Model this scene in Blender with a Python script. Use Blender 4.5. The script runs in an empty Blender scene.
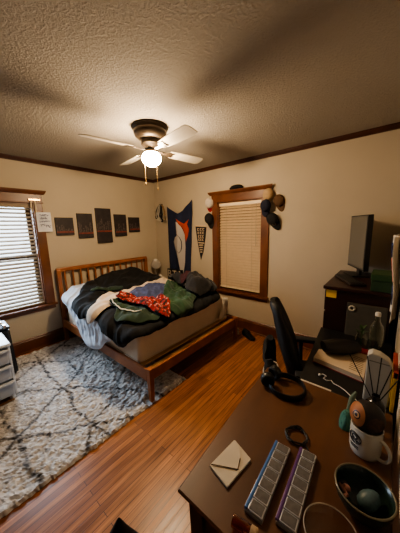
import bpy, bmesh, math, random
from mathutils import Vector, Matrix, noise as N
from mathutils.geometry import delaunay_2d_cdt
rnd = random.Random(7)
PI = math.pi
C = bpy.context.scene.collection

# ------------------------------------------------------------------ materials
MATS = {}
def rgb(r, g, b):            # sRGB 0-255 -> linear
    f = lambda c: (c/12.92 if c <= .04045 else ((c+.055)/1.055)**2.4)
    return (f(r/255), f(g/255), f(b/255), 1)

def mat(name, col, rough=.6, metal=0., var=.0, vscale=20., bump=0., bscale=60., emit=None, estr=0., stretch=None,
        trans=0., sheen=0., col2=None, spec=None, coat=0.):
    if name in MATS: return MATS[name]
    m = bpy.data.materials.new(name); m.use_nodes = True
    nt = m.node_tree; b = nt.nodes['Principled BSDF']
    c = col if len(col) == 4 else rgb(*col)
    b.inputs['Base Color'].default_value = c
    b.inputs['Roughness'].default_value = rough
    b.inputs['Metallic'].default_value = metal
    if spec is not None: b.inputs['Specular IOR Level'].default_value = spec
    if coat: b.inputs['Coat Weight'].default_value = coat
    if trans: b.inputs['Transmission Weight'].default_value = trans
    if sheen: b.inputs['Sheen Weight'].default_value = sheen
    if emit:
        b.inputs['Emission Color'].default_value = emit; b.inputs['Emission Strength'].default_value = estr
    tc = nt.nodes.new('ShaderNodeTexCoord'); vec = tc.outputs['Object']
    if stretch:
        mp = nt.nodes.new('ShaderNodeMapping'); mp.inputs['Scale'].default_value = stretch
        nt.links.new(vec, mp.inputs['Vector']); vec = mp.outputs['Vector']
    if var or col2:
        n = nt.nodes.new('ShaderNodeTexNoise'); n.inputs['Scale'].default_value = vscale; n.inputs['Detail'].default_value = 6
        nt.links.new(vec, n.inputs['Vector'])
        r = nt.nodes.new('ShaderNodeValToRGB')
        if col2: lo = c; hi = rgb(*col2)
        else:
            lo = tuple(x*(1-var) for x in c[:3])+(1,); hi = tuple(min(1, x*(1+var)) for x in c[:3])+(1,)
        r.color_ramp.elements[0].position = .32; r.color_ramp.elements[1].position = .68
        r.color_ramp.elements[0].color = lo; r.color_ramp.elements[1].color = hi
        nt.links.new(n.outputs['Fac'], r.inputs['Fac']); nt.links.new(r.outputs['Color'], b.inputs['Base Color'])
    if bump:
        n2 = nt.nodes.new('ShaderNodeTexNoise'); n2.inputs['Scale'].default_value = bscale; n2.inputs['Detail'].default_value = 4
        nt.links.new(vec, n2.inputs['Vector'])
        bp = nt.nodes.new('ShaderNodeBump'); bp.inputs['Strength'].default_value = bump; bp.inputs['Distance'].default_value = .01
        nt.links.new(n2.outputs['Fac'], bp.inputs['Height']); nt.links.new(bp.outputs['Normal'], b.inputs['Normal'])
    MATS[name] = m
    return m

def clear_mat(name, tint=(1, 1, 1, 1), fac=.12, rough=.05):
    if name in MATS: return MATS[name]
    m = bpy.data.materials.new(name); m.use_nodes = True
    nt = m.node_tree; nt.nodes.clear()
    o = nt.nodes.new('ShaderNodeOutputMaterial'); mx = nt.nodes.new('ShaderNodeMixShader')
    t = nt.nodes.new('ShaderNodeBsdfTransparent'); t.inputs['Color'].default_value = tint
    g = nt.nodes.new('ShaderNodeBsdfGlossy'); g.inputs['Roughness'].default_value = rough; g.inputs['Color'].default_value = (.9, .9, .9, 1)
    lw = nt.nodes.new('ShaderNodeLayerWeight'); lw.inputs['Blend'].default_value = fac
    nt.links.new(lw.outputs['Facing'], mx.inputs['Fac'])
    nt.links.new(t.outputs[0], mx.inputs[1]); nt.links.new(g.outputs[0], mx.inputs[2]); nt.links.new(mx.outputs[0], o.inputs[0])
    MATS[name] = m
    return m

def ceiling_mat():
    m = mat('ceiling_plaster', (160, 153, 143), .9)
    nt = m.node_tree; b = nt.nodes['Principled BSDF']; tc = nt.nodes.new('ShaderNodeTexCoord')
    n = nt.nodes.new('ShaderNodeTexNoise'); n.inputs['Scale'].default_value = 60; n.inputs['Detail'].default_value = 5; n.inputs['Roughness'].default_value = .62
    n.inputs['Distortion'].default_value = .6
    v = nt.nodes.new('ShaderNodeTexNoise'); v.inputs['Scale'].default_value = 150; v.inputs['Detail'].default_value = 3
    nt.links.new(tc.outputs['Object'], n.inputs['Vector']); nt.links.new(tc.outputs['Object'], v.inputs['Vector'])
    r = nt.nodes.new('ShaderNodeValToRGB'); r.color_ramp.elements[0].position = .42; r.color_ramp.elements[1].position = .62
    nt.links.new(n.outputs['Fac'], r.inputs['Fac'])
    a = nt.nodes.new('ShaderNodeMath'); a.operation = 'MULTIPLY_ADD'; a.inputs[1].default_value = .35
    nt.links.new(v.outputs['Fac'], a.inputs[0]); nt.links.new(r.outputs['Color'], a.inputs[2])
    bp = nt.nodes.new('ShaderNodeBump'); bp.inputs['Strength'].default_value = .6; bp.inputs['Distance'].default_value = .005
    nt.links.new(a.outputs[0], bp.inputs['Height']); nt.links.new(bp.outputs['Normal'], b.inputs['Normal'])
    return m

def floor_mat():
    m = mat('oak_strip_floor', (150, 88, 42), .38)
    nt = m.node_tree; b = nt.nodes['Principled BSDF']; L = nt.links.new
    tc = nt.nodes.new('ShaderNodeTexCoord')
    mp = nt.nodes.new('ShaderNodeMapping'); mp.inputs['Rotation'].default_value = (0, 0, PI/2)
    L(tc.outputs['Object'], mp.inputs['Vector'])
    br = nt.nodes.new('ShaderNodeTexBrick'); br.inputs['Scale'].default_value = 1
    br.inputs['Brick Width'].default_value = 1.3; br.inputs['Row Height'].default_value = .043
    br.inputs['Mortar Size'].default_value = .0016; br.inputs['Bias'].default_value = -.1
    br.inputs['Color1'].default_value = rgb(172, 112, 66); br.inputs['Color2'].default_value = rgb(116, 68, 38); br.inputs['Mortar'].default_value = rgb(52, 26, 14)
    br.offset = .37
    L(mp.outputs[0], br.inputs['Vector'])
    mp2 = nt.nodes.new('ShaderNodeMapping'); mp2.inputs['Scale'].default_value = (40, 2.2, 1)
    L(tc.outputs['Object'], mp2.inputs['Vector'])
    n = nt.nodes.new('ShaderNodeTexNoise'); n.inputs['Scale'].default_value = 1.6; n.inputs['Detail'].default_value = 7
    L(mp2.outputs[0], n.inputs['Vector'])
    r = nt.nodes.new('ShaderNodeValToRGB'); r.color_ramp.elements[0].color = (.55, .5, .46, 1); r.color_ramp.elements[1].color = (1.25, 1.2, 1.1, 1)
    r.color_ramp.elements[0].position = .3; r.color_ramp.elements[1].position = .7
    L(n.outputs['Fac'], r.inputs['Fac'])
    mx = nt.nodes.new('ShaderNodeMix'); mx.data_type = 'RGBA'; mx.blend_type = 'MULTIPLY'; mx.inputs[0].default_value = 1
    L(br.outputs['Color'], mx.inputs[6]); L(r.outputs['Color'], mx.inputs[7])
    # worn, paler area
    n3 = nt.nodes.new('ShaderNodeTexNoise'); n3.inputs['Scale'].default_value = 1.1; n3.inputs['Detail'].default_value = 3
    L(tc.outputs['Object'], n3.inputs['Vector'])
    r3 = nt.nodes.new('ShaderNodeValToRGB'); r3.color_ramp.elements[0].position = .5; r3.color_ramp.elements[1].position = .75
    L(n3.outputs['Fac'], r3.inputs['Fac'])
    mm = nt.nodes.new('ShaderNodeMath'); mm.operation = 'MULTIPLY'; mm.inputs[1].default_value = .35; L(r3.outputs['Color'], mm.inputs[0])
    mx2 = nt.nodes.new('ShaderNodeMix'); mx2.data_type = 'RGBA'; mx2.inputs[7].default_value = rgb(170, 118, 76)
    L(mm.outputs[0], mx2.inputs[0]); L(mx.outputs[2], mx2.inputs[6])
    L(mx2.outputs[2], b.inputs['Base Color'])
    ad = nt.nodes.new('ShaderNodeMath'); ad.operation = 'MULTIPLY_ADD'; ad.inputs[1].default_value = .3; ad.inputs[2].default_value = .2
    L(n.outputs['Fac'], ad.inputs[0]); L(ad.outputs[0], b.inputs['Roughness'])
    bp = nt.nodes.new('ShaderNodeBump'); bp.inputs['Strength'].default_value = .25; bp.inputs['Distance'].default_value = .004
    L(br.outputs['Fac'], bp.inputs['Height']); bp.invert = True
    L(bp.outputs['Normal'], b.inputs['Normal'])
    return m

def wood(name, c1, c2, rough=.45, stretch=(3, 3, 30), coat=.0):
    return mat(name, c1, rough, col2=c2, vscale=1.6, stretch=stretch, coat=coat)

def plaid_mat():
    m = mat('red_plaid', (170, 24, 20), .9)
    nt = m.node_tree; b = nt.nodes['Principled BSDF']; L = nt.links.new
    tc = nt.nodes.new('ShaderNodeTexCoord'); mp = nt.nodes.new('ShaderNodeMapping'); mp.inputs['Rotation'].default_value = (0, 0, .5); mp.inputs['Scale'].default_value = (20, 20, 20)
    L(tc.outputs['Object'], mp.inputs['Vector'])
    ch = nt.nodes.new('ShaderNodeTexNoise'); ch.inputs['Scale'].default_value = 1.3; ch.inputs['Detail'].default_value = 2
    L(mp.outputs[0], ch.inputs['Vector'])
    r = nt.nodes.new('ShaderNodeValToRGB'); e = r.color_ramp.elements
    e[0].position = .42; e[0].color = rgb(30, 20, 18); e[1].position = .47; e[1].color = rgb(128, 20, 17)
    x = e.new(.6); x.color = rgb(146, 26, 20); x = e.new(.63); x.color = rgb(205, 175, 160); x = e.new(.67); x.color = rgb(120, 20, 18)
    L(ch.outputs['Fac'], r.inputs['Fac']); L(r.outputs['Color'], b.inputs['Base Color'])
    return m

def attr_mat(name, attr, rough=.95, bump=.0):
    m = mat(name, (200, 200, 200), rough, sheen=.3)
    nt = m.node_tree; b = nt.nodes['Principled BSDF']
    a = nt.nodes.new('ShaderNodeVertexColor'); a.layer_name = attr
    nt.links.new(a.outputs['Color'], b.inputs['Base Color'])
    return m

# ------------------------------------------------------------------ mesh builder
def frame_to(d):
    d = Vector(d).normalized(); return d.to_track_quat('Z', 'Y').to_matrix().to_4x4()

class G:
    def __init__(s): s.b = bmesh.new()
    def box(s, lo, hi, bev=0, rot=None, seg=2, M=None):
        lo = Vector(lo); hi = Vector(hi); c = (lo+hi)/2; d = hi-lo
        t = bmesh.new(); bmesh.ops.create_cube(t, size=1)
        bmesh.ops.scale(t, vec=d, verts=t.verts)
        if bev: bmesh.ops.bevel(t, geom=t.edges[:], offset=bev, segments=seg, profile=.6, affect='EDGES')
        m = Matrix.Translation(c)
        if rot is not None: m = m @ rot.to_4x4()
        if M is not None: m = M @ m
        t.transform(m); s.add(t); return s
    def add(s, t):
        me = bpy.data.meshes.new('t'); t.to_mesh(me); t.free(); s.b.from_mesh(me); bpy.data.meshes.remove(me)
    def cyl(s, p0, p1, r0, r1=None, seg=16, caps=True):
        p0 = Vector(p0); p1 = Vector(p1); r1 = r0 if r1 is None else r1
        t = bmesh.new(); bmesh.ops.create_cone(t, cap_ends=caps, segments=seg, radius1=r0, radius2=r1, depth=(p1-p0).length)
        t.transform(Matrix.Translation((p0+p1)/2) @ frame_to(p1-p0)); s.add(t); return s
    def sph(s, c, r, sc=(1, 1, 1), u=20, v=12, M=None):
        t = bmesh.new(); bmesh.ops.create_uvsphere(t, u_segments=u, v_segments=v, radius=r)
        m = Matrix.Translation(c) @ Matrix.Diagonal((*sc, 1))
        if M is not None: m = M @ m
        t.transform(m); s.add(t); return s
    def lathe(s, prof, c=(0, 0, 0), seg=32, M=None):
        t = bmesh.new(); rings = []
        for r, z in prof:
            if r < 1e-5: rings.append([t.verts.new((0, 0, z))])
            else: rings.append([t.verts.new((r*math.cos(2*PI*k/seg), r*math.sin(2*PI*k/seg), z)) for k in range(seg)])
        for a, b_ in zip(rings, rings[1:]):
            for k in range(seg):
                k2 = (k+1) % seg
                if len(a) == 1 and len(b_) == 1: continue
                if len(a) == 1: t.faces.new((a[0], b_[k2], b_[k]))
                elif len(b_) == 1: t.faces.new((a[k], a[k2], b_[0]))
                else: t.faces.new((a[k], a[k2], b_[k2], b_[k]))
        m = Matrix.Translation(c)
        if M is not None: m = M @ m
        bmesh.ops.recalc_face_normals(t, faces=t.faces)
        t.transform(m); s.add(t); return s
    def tube(s, pts, r, seg=8, closed=False, rads=None, flat=None):
        P = [Vector(p) for p in pts]; n = len(P); t = bmesh.new(); rings = []
        up = Vector((0, 0, 1)); prev = None
        for i in range(n):
            a = P[(i-1) % n] if (closed or i > 0) else P[0]; c_ = P[(i+1) % n] if (closed or i < n-1) else P[-1]
            d = (c_-a).normalized()
            u = prev if prev is not None else (up if abs(d.z) < .9 else Vector((1, 0, 0)))
            x = d.cross(u).normalized(); y = x.cross(d).normalized(); prev = y
            rr = rads[i] if rads else r
            fx, fy = flat if flat else (1, 1)
            rings.append([t.verts.new(P[i]+x*rr*fx*math.cos(2*PI*k/seg)+y*rr*fy*math.sin(2*PI*k/seg)) for k in range(seg)])
        for i in range(n if closed else n-1):
            a = rings[i]; b_ = rings[(i+1) % n]
            for k in range(seg): t.faces.new((a[k], a[(k+1) % seg], b_[(k+1) % seg], b_[k]))
        if not closed: t.faces.new(rings[0][::-1]); t.faces.new(rings[-1])
        s.add(t); return s
    def prism(s, poly, z0, z1, M=None):      # poly in xy extruded in z
        t = bmesh.new()
        a = [t.verts.new((x, y, z0)) for x, y in poly]; f = t.faces.new(a)
        r = bmesh.ops.extrude_face_region(t, geom=[f])
        bmesh.ops.translate(t, vec=(0, 0, z1-z0), verts=[v for v in r['geom'] if isinstance(v, bmesh.types.BMVert)])
        bmesh.ops.recalc_face_normals(t, faces=t.faces)
        if M is not None: t.transform(M)
        s.add(t); return s
    def build(s, name, m, parent=None, smooth=None, world=True):
        me = bpy.data.meshes.new(name)
        if parent is not None and world:
            r = parent
            while r.parent: r = r.parent
            bmesh.ops.translate(s.b, vec=-r.location, verts=s.b.verts)
        s.b.to_mesh(me); s.b.free()
        o = bpy.data.objects.new(name, me); C.objects.link(o)
        for x in (m if isinstance(m, (list, tuple)) else [m]): me.materials.append(x)
        if parent is not None: o.parent = parent
        if smooth is not None:
            ang = math.radians(smooth)
            me.polygons.foreach_set('use_smooth', [True]*len(me.polygons))
            bm = bmesh.new(); bm.from_mesh(me)
            for e in bm.edges:
                if len(e.link_faces) == 2 and e.calc_face_angle(0) > ang: e.smooth = False
            bm.to_mesh(me); bm.free()
        return o

def tag(o, label, cat, group=None, kind=None):
    if label: o['label'] = label
    if cat: o['category'] = cat
    if group: o['group'] = group
    if kind: o['kind'] = kind
    return o
def thing(name, label, cat, loc=(0, 0, 0), rz=0, group=None, kind=None):
    o = bpy.data.objects.new(name, None); C.objects.link(o); o.location = loc; o.rotation_euler = (0, 0, rz); o.empty_display_size = .05
    return tag(o, label, cat, group, kind)
def struct(name, g, m, **k):
    o = g.build(name, m, **k); o['kind'] = 'structure'; return o
def dup(root, loc, rz=None, label=None):
    r = root.copy(); C.objects.link(r); r.location = loc
    if rz is not None: r.rotation_euler = (0, 0, rz)
    if label: r['label'] = label
    for ch in list(root.children):
        c = ch.copy(); C.objects.link(c); c.parent = r
        for g in list(ch.children):
            d = g.copy(); C.objects.link(d); d.parent = c
    return r
def text_mesh(txt, size, M, ext=.001):
    cu = bpy.data.curves.new('t', 'FONT'); cu.body = txt; cu.size = size; cu.extrude = ext; cu.align_x = 'CENTER'; cu.align_y = 'CENTER'
    o = bpy.data.objects.new('t', cu); C.objects.link(o)
    dg = bpy.context.evaluated_depsgraph_get(); me = bpy.data.meshes.new_from_object(o.evaluated_get(dg))
    bpy.data.objects.remove(o); bpy.data.curves.remove(cu)
    t = bmesh.new(); t.from_mesh(me); bpy.data.meshes.remove(me); t.transform(M)
    return t

# ------------------------------------------------------------------ shared materials
wall_m = mat('cream_wall_paint', (186, 173, 152), .75, var=.03, vscale=2.5, bump=.12, bscale=55)
trimw = wood('brown_trim_wood', (118, 70, 36), (88, 50, 26), .38, (3, 3, 3))
oakbed = wood('walnut_bed_wood', (166, 104, 62), (134, 80, 46), .42, (4, 4, 4))
black_pl = mat('black_plastic', (17, 17, 18), .45)
black_fab = mat('black_fabric', (17, 17, 20), .95, var=.3, vscale=40, bump=.3, bscale=200)
chrome = mat('brushed_metal', (170, 165, 155), .3, metal=1)
white_pl = mat('white_plastic', (215, 218, 222), .4)
glass = clear_mat('window_glass', (.96, .98, .98, 1), .1)

# ------------------------------------------------------------------ room shell
H = 2.55; XR = 3.785; YF = -3.85
struct('floor', G().box((-.15, YF-.15, -.1), (XR+.15, .15, 0)), floor_mat())
struct('ceiling', G().box((-.15, YF-.15, H), (XR+.15, .15, H+.1)), ceiling_mat())
WIN = dict(l=(-2.80, -2.055), b=(1.552, 2.285)); ZS, ZT = .60, 1.99
g = G()   # left wall, opening
a, b_ = WIN['l']
g.box((-.15, YF-.15, 0), (0, a, H)); g.box((-.15, b_, 0), (0, .15, H)); g.box((-.15, a, 0), (0, b_, ZS)); g.box((-.15, a, ZT), (0, b_, H))
struct('wall_left', g, wall_m)
g = G(); a, b_ = WIN['b']
g.box((0, 0, 0), (a, .15, H)); g.box((b_, 0, 0), (XR+.15, .15, H)); g.box((a, 0, 0), (b_, .15, ZS)); g.box((a, 0, ZT), (b_, .15, H))
struct('wall_back', g, wall_m)
struct('blind_gap_backing', G().box((.6, .55, -.1), (3.3, .65, 2.6)), mat('gap_backing_dark', (66, 38, 30), .9, var=.3, vscale=14))  # slab added outside the back window to keep the blind gaps dark
struct('wall_right', G().box((XR, YF-.15, 0), (XR+.15, 0, H)), wall_m)
struct('wall_front', G().box((0, YF-.15, 0), (XR, YF, H)), mat('bounce_cut_dark', (62, 46, 34), .7, var=.1, vscale=3))  # out of view; dark colour chosen to cut bounced light on the foreground
crown_m = wood('dark_crown_wood', (74, 40, 24), (54, 28, 16), .4, (3, 3, 3))
def mould(name, p0, p1, nrm, prof, m):
    t = bmesh.new(); p0 = Vector(p0); p1 = Vector(p1); nrm = Vector(nrm)
    A = [t.verts.new(p0+nrm*d+Vector((0, 0, z))) for d, z in prof]; B = [t.verts.new(p1+nrm*d+Vector((0, 0, z))) for d, z in prof]
    n = len(prof)
    for k in range(n): t.faces.new((A[k], A[(k+1) % n], B[(k+1) % n], B[k]))
    t.faces.new(A); t.faces.new(B); bmesh.ops.recalc_face_normals(t, faces=t.faces)
    g = G(); g.add(t); return struct(name, g, m)
cp = [(0, H), (.03, H), (.03, H-.012), (.02, H-.03), (.012, H-.042), (.012, H-.052), (0, H-.052)]
mould('trim_1', (0, YF, 0), (0, 0, 0), (1, 0, 0), cp, crown_m)
mould('trim_2', (0, 0, 0), (XR, 0, 0), (0, -1, 0), cp, crown_m)
mould('trim_3', (XR, YF, 0), (XR, 0, 0), (-1, 0, 0), cp, crown_m)
mould('trim_4', (0, YF, 0), (XR, YF, 0), (0, 1, 0), cp, crown_m)
bp_ = [(0, 0), (.03, 0), (.03, .012), (.02, .02), (.02, .155), (.014, .165), (.014, .178), (.006, .188), (0, .188)]
base_m = wood('brown_baseboard_wood', (112, 62, 31), (84, 46, 23), .35, (3, 3, 3))
mould('baseboard_left', (0, YF, 0), (0, 0, 0), (1, 0, 0), bp_, base_m)
mould('baseboard_back', (0, 0, 0), (XR, 0, 0), (0, -1, 0), bp_, base_m)
mould('baseboard_right', (XR, YF, 0), (XR, 0, 0), (-1, 0, 0), bp_, base_m)
mould('baseboard_front', (0, YF, 0), (XR, YF, 0), (0, 1, 0), bp_, base_m)

def window(n, M, w, tilt, blab, slat_m):
    # local: x along wall 0..w (opening), y out of the room into the wall is +, room side is -, z up
    e = bpy.data.objects.new('window_%d' % n, None); C.objects.link(e); e['kind'] = 'structure'; e.empty_display_size = .1
    e.matrix_world = M
    cw = .11
    def bd(g, name, m=trimw, par=e, sm=None):
        return g.build(name, m, par, world=False, smooth=sm)
    for x0, x1 in ((-cw, 0), (w, w+cw)): bd(G().box((x0, -.022, ZS), (x1, 0, ZT+.01), .004), 'side_casing')
    g = G().box((-cw-.005, -.026, ZT), (w+cw+.005, 0, ZT+.115), .003).box((-cw-.012, -.034, ZT+.0), (w+cw+.012, 0, ZT+.014), .004)
    # flared cap
    prof = [(0, .115), (.03, .115), (.045, .13), (.058, .15), (.062, .165), (0, .165)]
    t = bmesh.new(); A = [t.verts.new((-cw-.005-d*.8, -d, ZT+z)) for d, z in prof]; B = [t.verts.new((w+cw+.005+d*.8, -d, ZT+z)) for d, z in prof]
    for k in range(6): t.faces.new((A[k], A[(k+1) % 6], B[(k+1) % 6], B[k]))
    t.faces.new(A); t.faces.new(B); bmesh.ops.recalc_face_normals(t, faces=t.faces); g.add(t)
    bd(g, 'head_casing')
    bd(G().box((-cw-.02, -.055, ZS-.025), (w+cw+.02, .02, ZS+.003), .006), 'sill')
    bd(G().box((-cw, -.018, ZS-.075), (w+cw, 0, ZS-.025), .004), 'apron')
    jm = trimw
    g = G().box((0, 0, ZS), (.012, .14, ZT)).box((w-.012, 0, ZS), (w, .14, ZT)).box((0, 0, ZT-.012), (w, .14, ZT)).box((0, .02, ZS), (w, .14, ZS+.012))
    bd(g, 'jamb')
    zm = (ZS+ZT)/2
    for z0, z1, y in ((ZS+.012, zm+.02, .085), (zm-.02, ZT-.012, .115)):
        g = G(); s = .045
        g.box((.012, y, z0), (.012+s, y+.03, z1)).box((w-.012-s, y, z0), (w-.012, y+.03, z1)).box((.012+s, y, z0), (w-.012-s, y+.03, z0+s)).box((.012+s, y, z1-s), (w-.012-s, y+.03, z1))
        sa = bd(g, 'sash', mat('sash_backlit_brown', (58, 34, 20), .5))  # darker than the trim: backlit look put into the sash colour
        p = G().box((.012+s, y+.012, z0+s), (w-.012-s, y+.016, z1-s)).build('pane', glass, sa, world=False)
    # the blind hangs in the opening: its own thing
    t = bpy.data.objects.new('venetian_blind', None); C.objects.link(t); t.matrix_world = M @ Matrix.Translation((w/2, .03, ZT-.03))
    tag(t, blab, 'blind', 'venetian blinds in the windows')
    hw = w/2-.016
    def bb(g, name, m, sm=None): return g.build(name, m, t, world=False, smooth=sm)
    bb(G().box((-hw, -.028, -.03), (hw, .028, .016), .003), 'headrail', slat_m)
    g = G(); z = -.05; pitch = .050 if n == 1 else .0425; zb = ZS-ZT+.075
    k = 0
    while z > zb+.0:
        q = bmesh.new(); pts = [(-.025, 0), (-.012, .003), (0, .004), (.012, .003), (.025, 0)]
        rows = []
        for yy, zz in pts:
            c, s = math.cos(tilt), math.sin(tilt)
            rows.append((q.verts.new((-hw, yy*c-zz*s, z+yy*s+zz*c)), q.verts.new((hw, yy*c-zz*s, z+yy*s+zz*c))))
        for a, b in zip(rows, rows[1:]): q.faces.new((a[0], a[1], b[1], b[0]))
        r = bmesh.ops.solidify(q, geom=q.faces[:], thickness=.0022)
        g.add(q); z -= pitch; k += 1
    o = bb(g, 'slats', slat_m); 
    bb(G().box((-hw, -.02, z-.012+.02), (hw, .02, z+.008+.02), .003), 'bottom_rail', slat_m)
    cm = mat('blind_cord', (190, 178, 150), .8)
    for x in (-hw*.62, hw*.62):
        bb(G().cyl((x, -.03, -.03), (x, -.03, z+.02), .0015, seg=6), 'ladder_cord', cm)
    bb(G().cyl((hw*.8, -.032, -.03), (hw*.8, -.036, -.62), .0035, seg=8), 'tilt_wand', cm)
    return e
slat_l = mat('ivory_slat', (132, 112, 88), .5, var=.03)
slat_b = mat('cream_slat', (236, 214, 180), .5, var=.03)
Ml = Matrix(((0, -1, 0, 0), (1, 0, 0, WIN['l'][0]), (0, 0, 1, 0), (0, 0, 0, 1)))     # local x -> +y, local y -> -x
Mb = Matrix.Translation((WIN['b'][0], 0, 0))
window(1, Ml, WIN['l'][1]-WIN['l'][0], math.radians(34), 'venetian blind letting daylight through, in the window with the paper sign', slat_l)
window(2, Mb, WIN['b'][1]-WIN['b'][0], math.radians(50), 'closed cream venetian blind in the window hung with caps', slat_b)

# ------------------------------------------------------------------ ceiling fan
FX, FY = 1.872, -1.545
bronze = mat('dark_bronze', (66, 56, 46), .4, metal=.6)
fan = thing('ceiling_fan', 'ceiling fan with four pale blades, dark bronze motor and lit glass globe', 'fan', (FX, FY, H))
G().lathe([(0, H), (.165, H), (.17, H-.012), (.155, H-.028), (.15, H-.035), (.152, H-.055), (.14, H-.08), (.115, H-.102), (.085, H-.112), (0, H-.112)], (FX, FY, 0), 40).build('motor_housing', bronze, fan, smooth=40)
G().lathe([(0, H-.108), (.085, H-.108), (.088, H-.15), (.06, H-.175), (.05, H-.2), (.062, H-.205), (.066, H-.225), (0, H-.225)], (FX, FY, 0), 32).build('light_fitter', bronze, fan, smooth=40)
globe_m = mat('lit_frosted_glass', (255, 240, 210), .4, emit=(1, .74, .46, 1), estr=235)
G().lathe([(.056, H-.212), (.06, H-.222), (.082, H-.245), (.09, H-.27), (.086, H-.295), (.068, H-.32), (.04, H-.336), (0, H-.342)], (FX, FY, 0), 32).build('globe', globe_m, fan, smooth=60)
blade_m = mat('pale_blade', (205, 196, 180), .5, var=.06, vscale=3, stretch=(1, 8, 1))
for ang in (-99, -9, 81, 171):
    R = Matrix.Translation((FX, FY, 2.350)) @ Matrix.Rotation(math.radians(ang), 4, 'Z') @ Matrix.Rotation(math.radians(-13), 4, 'X')
    pts = [(.2, -.048), (.3, -.058), (.5, -.066), (.59, -.066), (.615, -.05), (.62, 0), (.615, .05), (.59, .066), (.5, .066), (.3, .058), (.2, .048)]
    bl = G().prism(pts, -.003, .003, R).build('blade', blade_m, fan)
    g = G(); g.prism([(.075, -.014), (.16, -.012), (.19, -.04), (.25, -.035), (.235, 0), (.25, .035), (.19, .04), (.16, .012), (.075, .014)], -.009, -.0035, R)
    g.build('blade_iron', bronze, bl)
chain_m = mat('pull_chain', (190, 160, 110), .4, metal=.6)
for dx, dy, l in ((-.03, -.058, .28), (.066, .004, .33)):
    x, y = FX+dx, FY+dy
    g = G().cyl((x, y, H-.215), (x, y, H-.215-l), .0018, seg=6).lathe([(0, 0), (.005, .004), (.006, .02), (.003, .028), (0, .028)], (x, y, H-.215-l-.026), 10)
    g.build('pull_chain', chain_m, fan, smooth=50)

# ------------------------------------------------------------------ bed
BX0, BX1, BY0, BY1 = .045, 2.10, -1.90, -.33
bed = thing('platform_bed', 'walnut coloured wooden platform bed frame with slatted headboard', 'bed', (BX0, (BY0+BY1)/2, 0))
for y in (BY0, BY1-.05):
    t = G(); t.prism([(0, 0), (.05, 0), (.05, 1.06), (.035, 1.085), (.005, 1.085), (-.012, .9), (-.008, .4)], y, y+.05,
        Matrix(((1, 0, 0, BX0), (0, 0, 1, 0), (0, 1, 0, 0), (0, 0, 0, 1))))
    t.build('headboard_post', oakbed, bed)
G().box((BX0-.005, BY0+.0, 1.04), (BX0+.04, BY1, 1.095), .01).build('headboard_rail', oakbed, bed)
G().box((BX0+.005, BY0+.05, .42), (BX0+.035, BY1-.05, .48), .006).build('headboard_rail', oakbed, bed)
for k in range(13):
    y = BY0+.05+(k+.5)*(BY1-BY0-.1)/13
    G().cyl((BX0+.02, y, .475), (BX0+.018, y, 1.045), .0135, .0135, 10).build('spindle', oakbed, bed, smooth=50)
for y0, y1 in ((BY0, BY0+.028), (BY1-.028, BY1)):
    G().box((BX0+.05, y0, .215), (BX1-.05, y1, .335), .006).build('side_rail', oakbed, bed)
G().box((BX1-.04, BY0+.05, .225), (BX1-.012, BY1-.05, .33), .006).build('foot_rail', oakbed, bed)
for y in (BY0, BY1-.052):
    g = G(); q = bmesh.new()
    bmesh.ops.create_cone(q, cap_ends=True, segments=4, radius1=.026, radius2=.037, depth=.337); q.transform(Matrix.Translation((BX1-.026, y+.026, .1765)) @ Matrix.Rotation(PI/4, 4, 'Z'))
    g.add(q); g.build('leg', oakbed, bed)
G().box((1.0, (BY0+BY1)/2-.03, .008), (1.06, (BY0+BY1)/2+.03, .25), .004).build('leg', oakbed, bed)
G().box((BX0+.05, (BY0+BY1)/2-.03, .24), (BX1-.04, (BY0+BY1)/2+.03, .285), .004).build('centre_beam', oakbed, bed)
slat_w = mat('pale_slat_wood', (196, 160, 116), .6, var=.1, vscale=4)
for k in range(16):
    x = .16+k*(1.86/15.)
    G().box((x-.03, BY0+.028, .285), (x+.03, BY1-.028, .303), .002).build('slat', slat_w, bed)

shl = mat('bed_sheet_beige', (222, 208, 188), .9, var=.05, vscale=5, bump=.25, bscale=18, sheen=.2)
mt = thing('mattress', 'tall mattress in a fitted beige sheet on the platform bed', 'mattress', (1.0, -1.12, .304))
g = G(); g.box((.18, -1.865, .305), (1.91, -.40, .635), .055, seg=4)
o = g.build('mattress_body', shl, mt, smooth=60)
g = G()
for z in (.335, .605):
    pts = []
    x0, x1, y0, y1, r = .178, 1.912, -1.867, -.398, .055
    for cx, cy, a0 in ((x1-r, y1-r, 0), (x0+r, y1-r, 90), (x0+r, y0+r, 180), (x1-r, y0+r, 270)):
        for k in range(6):
            a = math.radians(a0+k*18); pts.append((cx+r*math.cos(a), cy+r*math.sin(a), z))
    g.tube(pts, .006, 6, closed=True)
g.build('piping', shl, mt, smooth=60)

def lerp(x, xs, ys):
    if x <= xs[0]: return ys[0]
    for a, b, c, d in zip(xs, xs[1:], ys, ys[1:]):
        if x <= b: return c+(d-c)*(x-a)/(b-a)
    return ys[-1]
def hbed(x, y):
    py = lerp(y, [-1.95, -1.8, -1.6, -1.2, -.8, -.5, -.3], [.08, .18, .235, .275, .285, .13, .02])
    h = .650+(py-.02)*math.exp(-(max(x-.3, 0)/.42)**2)
    h += .0
    h += .02*N.noise(Vector((x*3.1, y*3.1, 2.))) + .012*N.noise(Vector((x*8, y*8, 5.)))
    return max(h, .642)
def smooth_poly(P, it=2):
    for _ in range(it):
        Q = []
        for i in range(len(P)):
            a = P[i]; b = P[(i+1) % len(P)]
            Q.append((a[0]*.75+b[0]*.25, a[1]*.75+b[1]*.25)); Q.append((a[0]*.25+b[0]*.75, a[1]*.25+b[1]*.75))
        P = Q
    return P
HM = {}; HS = .02      # how high the cloth already lying there reaches, over unrolled (x, y)
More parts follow.
